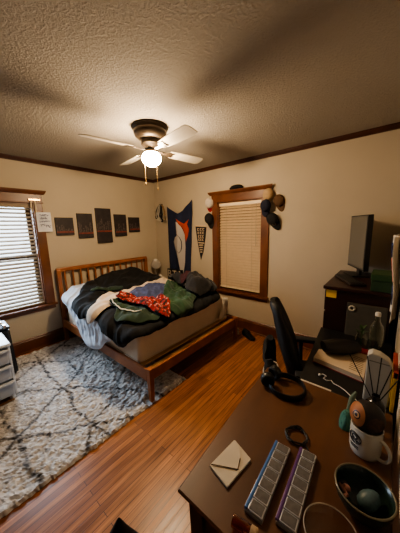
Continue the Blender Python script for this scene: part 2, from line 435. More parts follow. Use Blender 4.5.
def hm_get(x, y):
    i, j = x/HS, y/HS; i0, j0 = math.floor(i), math.floor(j); fx, fy = i-i0, j-j0
    q = lambda a, b: max(HM.get((a+u, b+v), 0) for u in (-1, 0, 1) for v in (-1, 0, 1))
    return (q(i0, j0)*(1-fx)+q(i0+1, j0)*fx)*(1-fy)+(q(i0, j0+1)*(1-fx)+q(i0+1, j0+1)*fx)*fy
def cloth(name, poly, off, thick, amp, freq, seed, m, label=None, cat=None, parent=None, step=.022, ridge=.0, rdir=(1, 0), edge_r=.05, flare=0., puff=0., dome=0., dome_r=.2):
    """a cloth lying on the bed: poly in unrolled (x, y); past the bed's edges it hangs down"""
    P = smooth_poly(poly, 2)
    P = [(x+.012*N.noise(Vector((x*9, y*9, seed))), y+.012*N.noise(Vector((x*9, y*9, seed+3)))) for x, y in P]
    Q = []
    for i in range(len(P)):
        a = Vector(P[i]); b = Vector(P[(i+1) % len(P)]); n = max(1, int((b-a).length/step))
        for k in range(n): Q.append(a+(b-a)*k/n)
    nb = len(Q)
    xs = [q.x for q in Q]; ys = [q.y for q in Q]
    pts = list(Q); x = min(xs)+step/2
    def inside(px, py):
        c = False; j = nb-1
        for i in range(nb):
            if (ys[i] > py) != (ys[j] > py) and px < (xs[j]-xs[i])*(py-ys[i])/(ys[j]-ys[i])+xs[i]: c = not c
            j = i
        return c
    def dist(px, py): return min((px-q.x)**2+(py-q.y)**2 for q in Q)**.5
    D = [0.]*nb
    row = 0
    while x < max(xs):
        y = min(ys)+(step/2 if row % 2 else 0)
        while y < max(ys):
            if inside(x, y):
                d = dist(x, y)
                if d > step*.55: pts.append(Vector((x, y))); D.append(d)
            y += step
        x += step*.9; row += 1
    vs, es, fs, ov, oe, of = delaunay_2d_cdt(pts, [(i, (i+1) % nb) for i in range(nb)], [], 1, 1e-5)
    t = bmesh.new(); V = []; NEW = []
    YE, XE = -1.885, 1.925
    for i, v in enumerate(vs):
        px, py = v.x, v.y
        d = D[ov[i][0]] if ov[i] and ov[i][0] < len(D) else 0
        z0 = 0; ox = oy = 0
        X, Y = px, py; dn = Vector((0, 0, 1))
        if py < YE:
            s = YE-py; r = edge_r
            if s < r*PI/2: Y = YE-r*math.sin(s/r); z0 = r*(1-math.cos(s/r)); dn = Vector((0, -math.sin(s/r), math.cos(s/r)))
            else: Y = YE-r-flare*(s-r*PI/2); z0 = r+(s-r*PI/2); dn = Vector((0, -1, .0))
        if px > XE:
            s = px-XE; r = edge_r
            if s < r*PI/2: X = XE+r*math.sin(s/r); z0 = max(z0, r*(1-math.cos(s/r))); dn = (dn+Vector((math.sin(s/r), 0, 0))).normalized()
            else: X = XE+r; z0 = max(z0, r+(s-r*PI/2)); dn = (dn+Vector((1, 0, 0))).normalized()
        z = hbed(min(px, XE), max(py, YE)) - z0
        w = amp*(1+N.noise(Vector((px*freq, py*freq, seed*1.7))))+.5*amp*(1+N.noise(Vector((px*freq*2.3, py*freq*2.3, seed*2.3))))
        if ridge:
            u = px*rdir[0]+py*rdir[1]; v_ = -px*rdir[1]+py*rdir[0]
            n1 = N.noise(Vector((u*11, v_*3.2, seed))); n2 = N.noise(Vector((u*21+3, v_*6, seed+5)))
            w += ridge*(1-min(1, abs(n1)*3.2))**1.3+.5*ridge*(1-min(1, abs(n2)*3))
        e = min(1, d/.05); pf = puff*(1-(1-e)**2)+dome*(1-(1-min(1, d/dome_r))**2)
        top = hm_get(px, py)+thick+.006+pf+max(0, w)*(.25+.75*e)
        NEW.append((px, py, top))
        p = Vector((X, Y, z))+dn*top
        V.append(t.verts.new(p))
    for f in fs:
        try: t.faces.new([V[k] for k in f])
        except ValueError: pass
    for x_, y_, z_ in NEW:
        k_ = (round(x_/HS), round(y_/HS)); HM[k_] = max(HM.get(k_, 0), z_)
    bmesh.ops.recalc_face_normals(t, faces=t.faces)
    if sum(f.normal.z+(-f.normal.y)*.5 for f in t.faces) < 0: bmesh.ops.reverse_faces(t, faces=t.faces[:])
    g = G(); g.add(t); o = g.build(name, m, parent, smooth=80)
    md = o.modifiers.new('thickness', 'SOLIDIFY'); md.thickness = thick; md.offset = -1
    md2 = o.modifiers.new('smooth', 'SUBSURF'); md2.levels = 1; md2.render_levels = 1
    if label: tag(o, label, cat)
    return o

# pillows against the headboard
pil_m = mat('white_pillowcase', (200, 202, 208), .9, bump=.2, bscale=14, var=.03)
def pillow(y, lab):
    o = thing('pillow', lab, 'pillow', (.32, y, .642))
    t = bmesh.new(); bmesh.ops.create_grid(t, x_segments=18, y_segments=26, size=1)
    bot = t.copy()
    def sh(b, s):
        for v in b.verts:
            u, w = v.co.x, v.co.y
            k = max(0, (1-abs(u)**3.2))*max(0, (1-abs(w)**3.2))
            v.co = Vector((u*.20*(1-.06*w*w), w*.33*(1-.06*u*u), .1+s*(.10*k**.5)+.012*N.noise(Vector((u*3, w*3, y)))))
    sh(t, 1); sh(bot, -1); bmesh.ops.reverse_faces(bot, faces=bot.faces[:])
    g = G(); g.add(t); g.add(bot); bmesh.ops.remove_doubles(g.b, verts=g.b.verts, dist=.0005)
    g.build('pillow_body', pil_m, o, world=False, smooth=70)
    return o
pillow(-1.47, 'white pillow showing beside the black comforter at the headboard')
# white flat sheet slipping off the side
sheet_m = mat('white_sheet', (196, 202, 214), .9, var=.03, bump=.2, bscale=16)
cloth('bed_sheet', [(.26, -1.6), (.25, -1.98), (.50, -2.04), (.66, -2.10), (.77, -2.19), (.88, -2.30), (1.02, -2.33), (1.15, -2.31), (1.33, -2.24), (1.46, -2.12), (1.62, -2.05), (1.66, -1.75), (1.0, -1.6)],
      .004, .005, .008, 5, 3, sheet_m, 'white flat sheet slipping off the side of the bed towards the rug', 'sheet', ridge=.02, rdir=(1, .12), flare=.03)
comf_m = mat('black_comforter', (15, 15, 17), .95, var=.35, vscale=7, bump=.3, bscale=25)
cloth('comforter', [(.66, -1.88), (.54, -1.77), (.42, -1.6), (.32, -1.38), (.26, -.95), (.26, -.6), (.34, -.43), (.7, -.37), (1.3, -.36), (1.85, -.40), (1.99, -.62), (2.0, -1.02), (1.99, -1.44), (2.0, -1.68), (2.0, -1.86),
      (1.96, -1.95), (1.83, -2.04), (1.71, -2.07), (1.58, -1.98), (1.44, -1.95), (1.25, -1.93), (1.06, -1.96), (.86, -1.97), (.72, -1.94)],
      .035, .022, .011, 6, 11, comf_m, 'black bunched-up comforter spread across the bed under the clothes', 'comforter', ridge=.022, rdir=(.6, .35), puff=.012)
cream_m = mat('cream_blanket', (206, 186, 164), .95, var=.08, vscale=8, bump=.4, bscale=35, sheen=.2)
cloth('throw_blanket', [(1.08, -1.84), (.98, -1.78), (.93, -1.66), (.90, -1.38), (.84, -.86), (.80, -.52), (1.0, -.50), (1.34, -.66), (1.34, -.9), (1.38, -1.16), (1.42, -1.46), (1.40, -1.70), (1.36, -1.82), (1.42, -1.93), (1.30, -1.96), (1.17, -1.91)],
      .072, .008, .008, 8, 21, cream_m, 'cream throw blanket lying in a long strip over the black comforter', 'blanket', ridge=.02, rdir=(.9, .1), puff=.01)
green_m = mat('dark_green_cloth', (32, 50, 34), .95, var=.25, vscale=9, sheen=.1)
green2_m = mat('olive_green_cloth', (36, 62, 38), .95, var=.3, vscale=9, sheen=.1)
cloth('green_garment', [(.72, -1.76), (.72, -1.53), (.72, -1.28), (.81, -1.3), (.82, -1.62), (.81, -1.77)], .078, .008, .01, 10, 31, green_m, 'narrow dark green garment between the black comforter and cream blanket', 'clothing', ridge=.02, rdir=(.2, 1))
gs = cloth('green_shirt', [(1.284, -1.846), (1.473, -1.814), (1.62, -1.909), (1.788, -1.909), (1.956, -1.73), (1.914, -1.52), (1.536, -1.468), (1.347, -1.625)], .088, .009, .011, 9, 41, green_m, 'dark green shirt with white piping near the rug-side bed edge', 'shirt', ridge=.025, rdir=(.5, .8), puff=.01)
# white piping on the green shirt
pts = []
for k in range(15):
    a = k/14; x = 1.36+.44*a; y = -1.80-.05*math.sin(a*PI)+.07*a*a
    pts.append((x, y, hbed(x, y)+hm_get(x, y)+.004))
G().tube(pts, .006, 6).build('piping', mat('white_piping', (205, 200, 185), .8), gs, smooth=60)
blue_m = mat('blue_denim', (62, 70, 104), .95, var=.25, vscale=12, bump=.3, bscale=60)
cloth('blue_shirt', [(1.201, -1.533), (1.057, -1.265), (1.057, -0.885), (1.302, -0.863), (1.503, -1.087), (1.481, -1.344), (1.369, -1.511)], .098, .009, .012, 9, 51, blue_m, 'faded blue garment between the cream blanket and green cloth', 'clothing', ridge=.03, rdir=(.7, .6), puff=.01)
cloth('green_sweater', [(1.086, -0.742), (1.374, -0.677), (1.624, -0.665), (1.794, -0.808), (1.951, -1.122), (2.029, -1.489), (1.663, -1.384), (1.348, -0.992)], .095, .011, .012, 9, 61, green2_m, 'green sweater folded beside the blue garment', 'sweater', ridge=.03, rdir=(.5, .9), puff=.015)
cloth('plaid_shirt', [(1.364, -1.773), (1.303, -1.689), (1.379, -1.553), (1.516, -1.447), (1.539, -1.287), (1.743, -1.31), (1.925, -1.432), (1.979, -1.569), (1.925, -1.645), (1.819, -1.645), (1.584, -1.674), (1.47, -1.72)], .118, .009, .012, 10, 71, plaid_mat(), 'bright red patterned shirt on top of the clothes', 'shirt', ridge=.03, rdir=(.8, .5), puff=.012)
# dark jacket heap by the far corner
jk_m = mat('charcoal_jacket', (30, 28, 28), .95, var=.35, vscale=14, bump=.5, bscale=60, sheen=.1)
mar_m = mat('maroon_lining', (58, 20, 22), .9, var=.3, vscale=10)
def heap(name, c, r, m, seed, parent=None, amp=.35, fl=.0):
    t = bmesh.new(); bmesh.ops.create_icosphere(t, subdivisions=5, radius=1)
    for v in t.verts:
        n = v.co.copy(); k = 1+amp*N.noise(n*1.6+Vector((seed, 0, 0)))+amp*.45*N.noise(n*4+Vector((0, seed, 0)))+.12*(abs(N.noise(n*7+Vector((seed, seed, 0)))))
        z = n.z*r[2]*k
        if z < 0: z *= fl
        v.co = Vector((c[0]+n.x*r[0]*k, c[1]+n.y*r[1]*k, c[2]+z))
    g = G(); g.add(t); return g.build(name, m, parent, smooth=80)
jk = thing('jacket', 'charcoal jacket with maroon lining heaped at the bed corner below the window', 'jacket', (1.5, -.6, .72))
cloth('jacket_body', [(1.08, -.70), (1.14, -.46), (1.3, -.375), (1.6, -.365), (1.84, -.40), (1.93, -.62), (1.9, -.86), (1.7, -.90), (1.45, -.80), (1.22, -.80)], 0, .012, .02, 9, 91, jk_m, parent=jk, ridge=.04, rdir=(.5, .8), dome=.105, dome_r=.26)
cloth('lining', [(1.403, -0.773), (1.454, -0.636), (1.591, -0.602), (1.677, -0.705), (1.626, -0.824), (1.489, -0.858)], 0, .008, .014, 10, 95, mar_m, parent=jk, ridge=.02, rdir=(.5, .8), dome=.0, dome_r=.1)
cloth('sleeve', [(1.62, -.92), (1.6, -.74), (1.72, -.62), (1.86, -.60), (1.94, -.72), (1.9, -.92), (1.76, -.98)], 0, .01, .016, 10, 97, jk_m, parent=jk, ridge=.02, rdir=(.5, .8), dome=.02, dome_r=.12)
# sheet corner drooping at the far foot corner
cl = thing('bedsheet', 'crumpled white pillowcase hanging down at the foot corner under the jacket', 'bedsheet', (2.0, -.52, .45))
t = bmesh.new(); bmesh.ops.create_grid(t, x_segments=14, y_segments=22, size=1)
for v in t.verts:
    u, w = v.co.x, v.co.y
    v.co = Vector((1.985+.022*math.sin(u*7+w*2)+.015*N.noise(Vector((u*2, w*2, 4))), -.50+u*(.045+.03*(1-w)/2)+.02*w, .50+w*.14))
g = G(); g.add(t); o = g.build('cloth', mat('offwhite_cloth', (190, 184, 172), .9, var=.1, vscale=8), cl, smooth=80)
o.modifiers.new('t', 'SOLIDIFY').thickness = .008

# ------------------------------------------------------------------ rug
LINES = [[(.97, -2.611), (1.234, -2.333), (1.648, -2.011), (1.991, -1.833), (2.12, -1.75)], [(.475, -2.342), (.85, -2.36), (1.234, -2.333)], [(1.234, -2.333), (1.08, -2.14), (.884, -1.975), (.62, -1.70), (.384, -1.5)],
 [(1.234, -2.333), (1.38, -2.58), (1.57, -2.785), (1.672, -2.923), (1.95, -3.3), (2.1, -3.5)], [(1.234, -2.333), (1.6, -2.37), (1.924, -2.354), (2.2, -2.335)], [(1.924, -2.354), (1.8, -2.17), (1.648, -2.011), (1.373, -1.68), (1.25, -1.5)],
 [(1.924, -2.354), (1.752, -2.596), (1.57, -2.785), (1.25, -3.2), (1.05, -3.5)], [(1.924, -2.354), (2.08, -2.5), (2.157, -2.607), (2.22, -2.779)], [(1.924, -2.354), (2.05, -2.16), (2.172, -2.03)], [(1.57, -2.785), (1.9, -2.8), (2.177, -2.781)],
 [(1.57, -2.785), (1.116, -2.831), (.8, -2.82), (.3, -2.84)], [(.67, -2.613), (.475, -2.342), (.3, -2.1), (.14, -1.906)], [(.334, -2.502), (.475, -2.342), (.732, -2.092), (.68, -1.9), (.623, -1.819)], [(.25, -2.32), (.475, -2.342)],
 [(.25, -2.02), (.536, -1.751), (.75, -1.5)], [(1.007, -2.813), (.97, -2.611), (.9, -2.5)], [(.97, -2.611), (.6, -3.1), (.35, -3.4)], [(1.116, -2.831), (1.3, -3.2)], [(.732, -2.092), (1.08, -2.14)]]
def seg_d(px, py, a, b):
    dx, dy = b[0]-a[0], b[1]-a[1]; t = max(0, min(1, ((px-a[0])*dx+(py-a[1])*dy)/(dx*dx+dy*dy+1e-9)))
    return math.hypot(px-a[0]-t*dx, py-a[1]-t*dy)
SEGS = [(a, b) for l in LINES for a, b in zip(l, l[1:])]
def build_rug():
    x0, x1, y0, y1 = .11, 2.115, -3.62, -1.44; st = .0125
    nx = int((x1-x0)/st); ny = int((y1-y0)/st)
    t = bmesh.new(); grid = []; cols = []
    for j in range(ny+1):
        row = []
        for i in range(nx+1):
            x = x0+i*st; y = y0+j*st
            ex = min(i, nx-i, j, ny-j)
            X = x+rnd.uniform(-.004, .004)+(.02*N.noise(Vector((y*2.2, 0, 0))) if i > nx-8 or i < 8 else 0)
            if i > nx-3: X += .012*N.noise(Vector((y*40, 5, 0)))
            Y = y+rnd.uniform(-.004, .004)
            tuft = N.noise(Vector((x*38, y*24, 0)))
            big = N.noise(Vector((x*9, y*9, 3)))
            z = .004 if ex == 0 else .020+.018*tuft+.006*big+rnd.uniform(0, .010)
            if math.hypot(x-2.07, y+1.875) < .075 or math.hypot(x-1.03, y+1.115) < .08: z = .004
            if x < 1.07 and -3.22 < y < -2.63: z = min(z, .018)
            if x < .57 and -3.04 < y < -2.52: z = min(z, .012)
            row.append(t.verts.new((X, Y, max(.003, z))))
            wx = x+.018*N.noise(Vector((x*14, y*14, 9)))+.03*N.noise(Vector((x*4, y*4, 1))); wy = y+.018*N.noise(Vector((x*14, y*14, 19)))+.03*N.noise(Vector((x*4, y*4, 5)))
            d = min(seg_d(wx, wy, a, b) for a, b in SEGS)
            dash = .55+.9*N.noise(Vector((x*30, y*30, 7)))+.25*N.noise(Vector((x*6, y*6, 17)))
            k = max(0, min(1, (.0175-d)/.009))*max(0, min(1, dash+.25))
            sp = 1 if N.noise(Vector((x*26, y*26, 31))) > .47 else 0
            k = max(k, .55*sp)
            sh = .82+.36*tuft+.18*big+rnd.uniform(-.14, .14)  # shadows between tufts put into the pile colour, plus random flecks
            c = [(.58*sh)*(1-k)+.018*k, (.56*sh)*(1-k)+.018*k, (.555*sh)*(1-k)+.022*k, 1]
            cols.append(c)
        grid.append(row)
    for j in range(ny):
        for i in range(nx): t.faces.new((grid[j][i], grid[j][i+1], grid[j+1][i+1], grid[j+1][i]))
    lay = t.verts.layers.float_color.new('pile')
    t.verts.ensure_lookup_table()
    for v, c in zip(t.verts, cols): v[lay] = [max(0, q) for q in c]
    g = G(); g.add(t)
    return g.build('rug', attr_mat('shag_pile', 'pile'))
rug = tag(build_rug(), 'shaggy ivory rug with dark hand-drawn diamond lines beside the bed', 'rug')

# ------------------------------------------------------------------ wall pictures
def canvas(y0, y1, z0, z1, lab, seed):
    t = thing('canvas_picture', lab, 'picture', (0, (y0+y1)/2, z0), 0, 'five-panel canvas print above the bed')
    G().box((.001, y0, z0), (.026, y1, z1), .002).build('canvas', mat('canvas_dark', (30, 27, 30), .6, col2=(52, 42, 42), vscale=14), t)
    r = random.Random(seed); zl = z0+(z1-z0)*.23 if seed != 3 else z0+(z1-z0)*.36
    g = G(); g.box((.026, y0+.004, zl-.022), (.0275, y1-.004, zl+.006))
    g.build('glow_band', mat('red_glow_band', (132, 62, 50), .6, col2=(92, 36, 32), vscale=30), t)
    g = G(); y = y0+.006
    while y < y1-.02:
        w = r.uniform(.012, .03); h = r.uniform(.03, (z1-zl)*.55); g.box((.026, y, zl), (.0278, min(y+w, y1-.004), zl+h)); y += w+r.uniform(.004, .02)
    g.build('skyline', mat('skyline_grey', (96, 84, 82), .6, col2=(30, 26, 28), vscale=40), t)
canvas(-1.815, -1.575, 1.555, 1.81, 'dark wide canvas print panel beside the window casing', 1)
canvas(-1.515, -1.285, 1.50, 1.875, 'dark canvas print panel between the window-side one and the tallest one', 2)
canvas(-1.225, -.965, 1.405, 1.965, 'tallest canvas print panel, in the middle of the five', 3)
canvas(-.905, -.68, 1.50, 1.875, 'dark canvas print panel between the tallest one and the smallest one', 4)
canvas(-.625, -.40, 1.565, 1.83, 'smallest dark canvas print panel, near the room corner', 5)

# paper sign on the window casing
t = thing('paper_sign', 'white paper sign with blue lettering hung over the window casing', 'sign', (.03, -1.96, 1.62))
g = G(); P = bmesh.new(); bmesh.ops.create_grid(P, x_segments=10, y_segments=10, size=.5)
for v in P.verts: v.co = Vector((.045+.008*math.sin(v.co.x*5+1), -1.952+v.co.x*.17, 1.745+v.co.y*.26))
g.add(P); o = g.build('sheet', mat('sign_paper', (225, 226, 230), .8), t)
o.modifiers.new('t', 'SOLIDIFY').thickness = .0015
g = G(); r = random.Random(5)
for row, (z, hh, x0, x1) in enumerate(((1.835, .03, -.05, .05), (1.795, .028, -.055, .03), (1.752, .03, -.06, .06), (1.70, .05, -.055, -.01), (1.695, .06, .005, .06))):
    x = x0
    while x < x1:
        w = r.uniform(.006, .014)
        a = (.0565, -1.952+x, z+r.uniform(-.3, .3)*hh); b = (.0565, -1.952+x+w, z+r.uniform(-.5, .5)*hh)
        g.tube([a, ((a[0]), (a[1]+b[1])/2, z+r.uniform(-.5, .5)*hh), b], .0022, 5); x += w*.8
g.build('lettering', mat('blue_ink', (70, 84, 130), .8), t)
t = thing('curtain_bracket', 'small brass curtain bracket with hanging tags on the window casing', 'bracket', (.03, -2.0, 2.02))
G().box((.026, -2.10, 2.02), (.05, -1.97, 2.045), .004).build('plate', mat('brass', (200, 150, 80), .25, metal=.9), t)
for y in (-2.075, -2.03):
    G().box((.04, y-.008, 1.87), (.044, y+.008, 2.022), .001).build('tag', mat('tag_cream', (196, 180, 150), .6), t)

# ------------------------------------------------------------------ flag and pennant
navy = mat('navy_flag_cloth', (28, 37, 66), .85, var=.15, vscale=8)
fl = thing('wall_flag', 'navy flag with a white horse head and orange mane sagging from two corners', 'flag', (.7, 0, .75))
FP = [(.375, 2.02), (.42, 2.0), (.55, 1.93), (.69, 1.875), (.80, 1.93), (.93, 2.02), (1.045, 2.085), (1.035, 1.9), (.99, 1.5), (.95, 1.1), (.93, .76), (.62, .70), (.40, .70), (.385, 1.2), (.38, 1.7)]
def flag_y(x, z): return -.03-.012*math.sin((x-.7)*14+z*1.5)-.01*math.sin(x*31)
def flag_patch(poly, dy, name, m, parent, step=.03):
    Q = []
    for i in range(len(poly)):
        a = Vector(poly[i]); b = Vector(poly[(i+1) % len(poly)]); n = max(1, int((b-a).length/step))
        for k in range(n): Q.append(a+(b-a)*k/n)
    nb = len(Q); pts = list(Q); xs = [q.x for q in Q]; ys = [q.y for q in Q]
    x = min(xs)
    while x < max(xs):
        y = min(ys)
        while y < max(ys):
            c = False; j = nb-1
            for i in range(nb):
                if (ys[i] > y) != (ys[j] > y) and x < (xs[j]-xs[i])*(y-ys[i])/(ys[j]-ys[i])+xs[i]: c = not c
                j = i
            if c and min((x-q.x)**2+(y-q.y)**2 for q in Q) > (step*.5)**2: pts.append(Vector((x, y)))
            y += step
        x += step
    vs, es, fs, *_ = delaunay_2d_cdt(pts, [(i, (i+1) % nb) for i in range(nb)], [], 1, 1e-5)
    t = bmesh.new(); V = [t.verts.new((v.x, flag_y(v.x, v.y)-dy, v.y)) for v in vs]
    for f in fs: t.faces.new([V[k] for k in f])
    bmesh.ops.recalc_face_normals(t, faces=t.faces)
    g = G(); g.add(t); o = g.build(name, m, parent, smooth=80)
    md = o.modifiers.new('t', 'SOLIDIFY'); md.thickness = .003; md.offset = 0
    return o
flag_patch(FP, 0, 'flag_cloth', navy, fl)
def px2f(p):    # crop-pixel of the emblem -> flag coords
    x, y = p; return (.3905+(x-168)*.0252+(y-207)*.0008, 2.013-(y-207)*.0186)
whitef = mat('flag_white', (186, 180, 176), .85); oraf = mat('flag_orange', (186, 74, 38), .85)
hw_ = [(177, 222), (179.8, 224), (183, 231), (184.6, 235), (184.8, 246), (183.4, 262), (181, 273), (178.3, 271), (177, 259), (173.6, 248), (172.6, 242), (174.5, 237.5), (177.3, 236)]
flag_patch([px2f(p) for p in hw_], .005, 'horse_head', whitef, fl)
hm_ = [(177.6, 219), (181, 222.5), (184.6, 224.5), (189.2, 220.5), (187.4, 225), (188.8, 229.5), (187.5, 236), (185.4, 242), (184.9, 234.5), (182.8, 229), (179.6, 224.6)]
flag_patch([px2f(p) for p in hm_], .007, 'mane', oraf, fl)
he_ = [(177.6, 234.5), (179.6, 237), (181, 241), (181.1, 246), (180.2, 250.5), (178.4, 253), (176.6, 251)]
g = G(); hp_ = [px2f(p) for p in he_]
g.tube([(x, flag_y(x, z)-.008, z) for x, z in hp_], .012, 6, rads=[.006, .012, .017, .018, .016, .012, .005], flat=(1, .25)); g.build('face_line', navy, fl, smooth=60)
pn = thing('pennant', 'dark triangular pennant with cream lettering hanging point down near the window', 'pennant', (1.19, 0, 1.1))
g = G(); Mx = Matrix(((1, 0, 0, 0), (0, 0, -1, -.008), (0, 1, 0, 0), (0, 0, 0, 1)))
g.prism([(1.075, 1.64), (1.315, 1.625), (1.29, 1.45), (1.235, 1.2), (1.18, 1.06), (1.15, 1.2), (1.10, 1.45)], 0, .003, Mx)
g.build('felt', mat('pennant_felt', (28, 26, 34), .9), pn)
g = G(); g.prism([(1.072, 1.665), (1.318, 1.65), (1.316, 1.622), (1.074, 1.637)], .0, .005, Mx)
crm = mat('pennant_cream', (200, 180, 150), .9)
g.build('band', crm, pn)
g = G(); r = random.Random(3)
g.prism([(1.13, 1.37), (1.265, 1.365), (1.26, 1.345), (1.135, 1.35)], .003, .0055, Mx)
for z, w in ((1.585, .15), (1.525, .135), (1.465, .12), (1.41, .11)):
    for k in range(3):
        x = 1.19-w/2+k*w/2.6; ww = w*.26
        g.prism([(x, z-.02), (x+.012, z-.02), (x+.012, z+.008), (x+ww, z+.012), (x+ww, z+.022), (x, z+.022)], .003, .0055, Mx)
        g.prism([(x+.012, z-.02), (x+ww, z-.02), (x+ww, z-.01), (x+.012, z-.01)], .003, .0055, Mx)
for z in (1.32, 1.28, 1.24, 1.20):
    w = .10*(z-1.06)/.26; g.prism([(1.192-w/2, z-.012), (1.192+w/2, z-.008), (1.192+w/2.4, z+.012), (1.192-w/2.4, z+.008)], .003, .0055, Mx)
g.build('lettering', crm, pn)

# lanyards / medals bundle left of flag
md_ = thing('medal_bundle', 'bundle of black and white lanyards and medals hanging from a hook beside the flag', 'lanyards', (.24, 0, 1.75))
G().cyl((.25, 0, 2.07), (.25, -.05, 2.075), .006, seg=8).build('hook', chrome, md_)
r = random.Random(9); lm = [mat('lanyard_black', (22, 22, 24), .8), mat('lanyard_white', (196, 188, 172), .8), mat('lanyard_tan', (150, 120, 84), .8)]
for k in range(13):
    x = .26+r.uniform(-.15, .10); l = r.uniform(.14, .33); y = -.03-r.uniform(0, .03)
    g = G(); g.tube([(.25+r.uniform(-.02, .02), -.045, 2.07), ((.25+x)/2, y, 2.03), (x, y, 2.07-l*.6), (x+r.uniform(-.02, .02), y, 2.07-l)], .015, 6, flat=(1.5, .35))
    b = g.build('ribbon', lm[(0, 1, 0, 2)[k % 4]], md_)
    d = G().cyl((x, y-.004, 2.055-l), (x, y+.004, 2.055-l), .034, seg=16).build('medal', [lm[0], lm[1], lm[0], chrome][k % 4], b)

# ------------------------------------------------------------------ caps
def cap(name, lab, M, cm, bm_, front=None, logo=None, group='baseball caps hanging on the window casing'):
    t = bpy.data.objects.new(name, None); C.objects.link(t); t.matrix_world = M; tag(t, lab, 'cap', group)
    prof = [(.0, .098), (.02, .097), (.045, .091), (.065, .078), (.08, .056), (.088, .03), (.09, .0), (.086, 0.0), (.082, .03), (.06, .07), (.03, .088), (0, .091)]
    g = G(); q = bmesh.new(); g.lathe(prof, seg=28)
    for v in g.b.verts:
        v.co.x *= 1.12; v.co.z *= .78
        a = math.atan2(v.co.y, v.co.x)
        v.co *= 1+.012*math.cos(6*a)
    cr = g.build('crown', cm, t, world=False, smooth=50)
    if front:
        f = bmesh.new(); rows = []
        for i in range(7):
            el = math.radians(8+i*9)
            rows.append([f.verts.new((1.12*.0915*math.cos(el)*math.cos(a), .0915*math.cos(el)*math.sin(a), .079*math.sin(el)+.002)) for a in [math.radians(-50+k*10) for k in range(11)]])
        for a, b in zip(rows, rows[1:]):
            for k in range(10): f.faces.new((a[k], a[k+1], b[k+1], b[k]))
        gg = G(); gg.add(f); gg.build('front_panel', front, cr, world=False, smooth=80)
    if logo:
        f = bmesh.new(); c = []
        for k in range(12):
            a = 2*PI*k/12; yy = .028*math.cos(a); el = math.radians(32+16*math.sin(a)); an = yy/.08
            c.append(f.verts.new((1.12*.094*math.cos(el)*math.cos(an), .094*math.cos(el)*math.sin(an), .081*math.sin(el)+.003)))
        f.faces.new(c); gg = G(); gg.add(f); gg.build('emblem', logo, cr, world=False)
    G().sph((0, 0, .077), .007, (1, 1, .6), 10, 6).build('button', cm, t, world=False, smooth=60)
    f = bmesh.new(); rows = []
    for i in range(6):
        s = i/5; row = []
        for k in range(13):
            a = math.radians(-62+k*124/12); base = Vector((1.12*.088*math.cos(a), .088*math.sin(a), .004))
            w = (1-(abs(k-6)/6)**2.2)
            row.append(f.verts.new(base+Vector((.092*s*w, 0, -.012*s*w-.018*(base.y/.08)**2*s))))
        rows.append(row)
    for a, b in zip(rows, rows[1:]):
        for k in range(12):
            f.faces.new((a[k], a[k+1], b[k+1], b[k]))
    bmesh.ops.remove_doubles(f, verts=f.verts, dist=.0003)
    gg = G(); gg.add(f); o = gg.build('brim', bm_, t, world=False, smooth=80); o.modifiers.new('t', 'SOLIDIFY').thickness = .004
    return t
def hang(x, z, y=-.06, down=0., tip=0., sc=1.):     # crown out of wall (-y), brim down
    R = Matrix(((0, 1, 0, 0), (0, 0, -1, 0), (-1, 0, 0, 0), (0, 0, 0, 1)))
    return Matrix.Translation((x, y, z)) @ Matrix.Rotation(down, 4, 'Y') @ Matrix.Rotation(tip, 4, 'X') @ R @ Matrix.Scale(sc, 4)
wcap = mat('cap_white', (206, 196, 182), .85); rcap = mat('cap_red', (150, 26, 30), .85); bcap = mat('cap_black', (22, 22, 24), .85); ncap = mat('cap_navy', (24, 28, 48), .85)
tcap = mat('cap_tan', (180, 152, 116), .85, var=.1); gcap = mat('cap_brown', (92, 66, 44), .85, var=.1)
cap('baseball_cap', 'white baseball cap with a red brim hung at the upper window corner by the pennant', hang(1.405, 2.00, -.03, .15, .2, .82), wcap, rcap, logo=rcap)
cap('baseball_cap', 'black baseball cap below the white and red cap', hang(1.41, 1.755, -.05, -.1, .15, .88), bcap, bcap)
cap('baseball_cap', 'tan baseball cap hung topmost at the window corner away from the pennant', hang(2.385, 2.03, -.035, .25, .15, .8), tcap, tcap)
cap('baseball_cap', 'brown baseball cap hanging against the wall behind the tan cap', hang(2.525, 1.94, -.012, -.3, .05, .78), gcap, gcap)
cap('baseball_cap', 'navy baseball cap below the tan cap', hang(2.375, 1.885, -.08, .2, .2, .8), ncap, ncap)
cap('baseball_cap', 'dark cap with a white emblem, lowest of those beside the blind', hang(2.46, 1.705, -.05, -.5, .15, .85), bcap, bcap, logo=wcap)
h_ = thing('black_beanie', 'folded black beanie lying on top of the window head casing', 'hat', (1.9, -.04, 2.156))
g = G(); g.sph((1.9, -.04, 2.186), .1, (1, .32, .3)); g.build('knit', black_fab, h_, smooth=60)
pts = [(1.9+.1*math.cos(2*PI*k/24), -.04+.034*math.sin(2*PI*k/24), 2.17) for k in range(24)]
G().tube(pts, .014, 8, closed=True).build('cuff', black_fab, h_, smooth=60)

# ------------------------------------------------------------------ nightstand, lamp, letters
ns = thing('nightstand', 'small dark nightstand in the room corner behind the bed', 'nightstand', (.25, -.15, 0))
dw = wood('dark_night_wood', (60, 38, 26), (44, 26, 18), .5)
G().box((.05, -.29, .60), (.86, -.03, .625), .004).build('top', dw, ns)
for x in (.07, .83):
    for y in (-.27, -.05): G().box((x-.018, y-.018, 0), (x+.018, y+.018, .60)).build('leg', dw, ns)
G().box((.08, -.27, .48), (.83, -.05, .60)).build('drawer', dw, ns)
lampm = mat('lamp_white', (206, 200, 190), .6)
lp = thing('table_lamp', 'white reading lamp with tilted cone shade in the room corner', 'lamp', (.14, -.17, .625))
G().lathe([(0, .625), (.06, .625), (.06, .64), (.015, .65), (.01, .66)], (.14, -.17, 0), 20).build('base', lampm, lp, smooth=50)
G().tube([(.14, -.17, .65), (.13, -.17, .85), (.15, -.18, .97)], .009, 8).build('stem', lampm, lp, smooth=50)
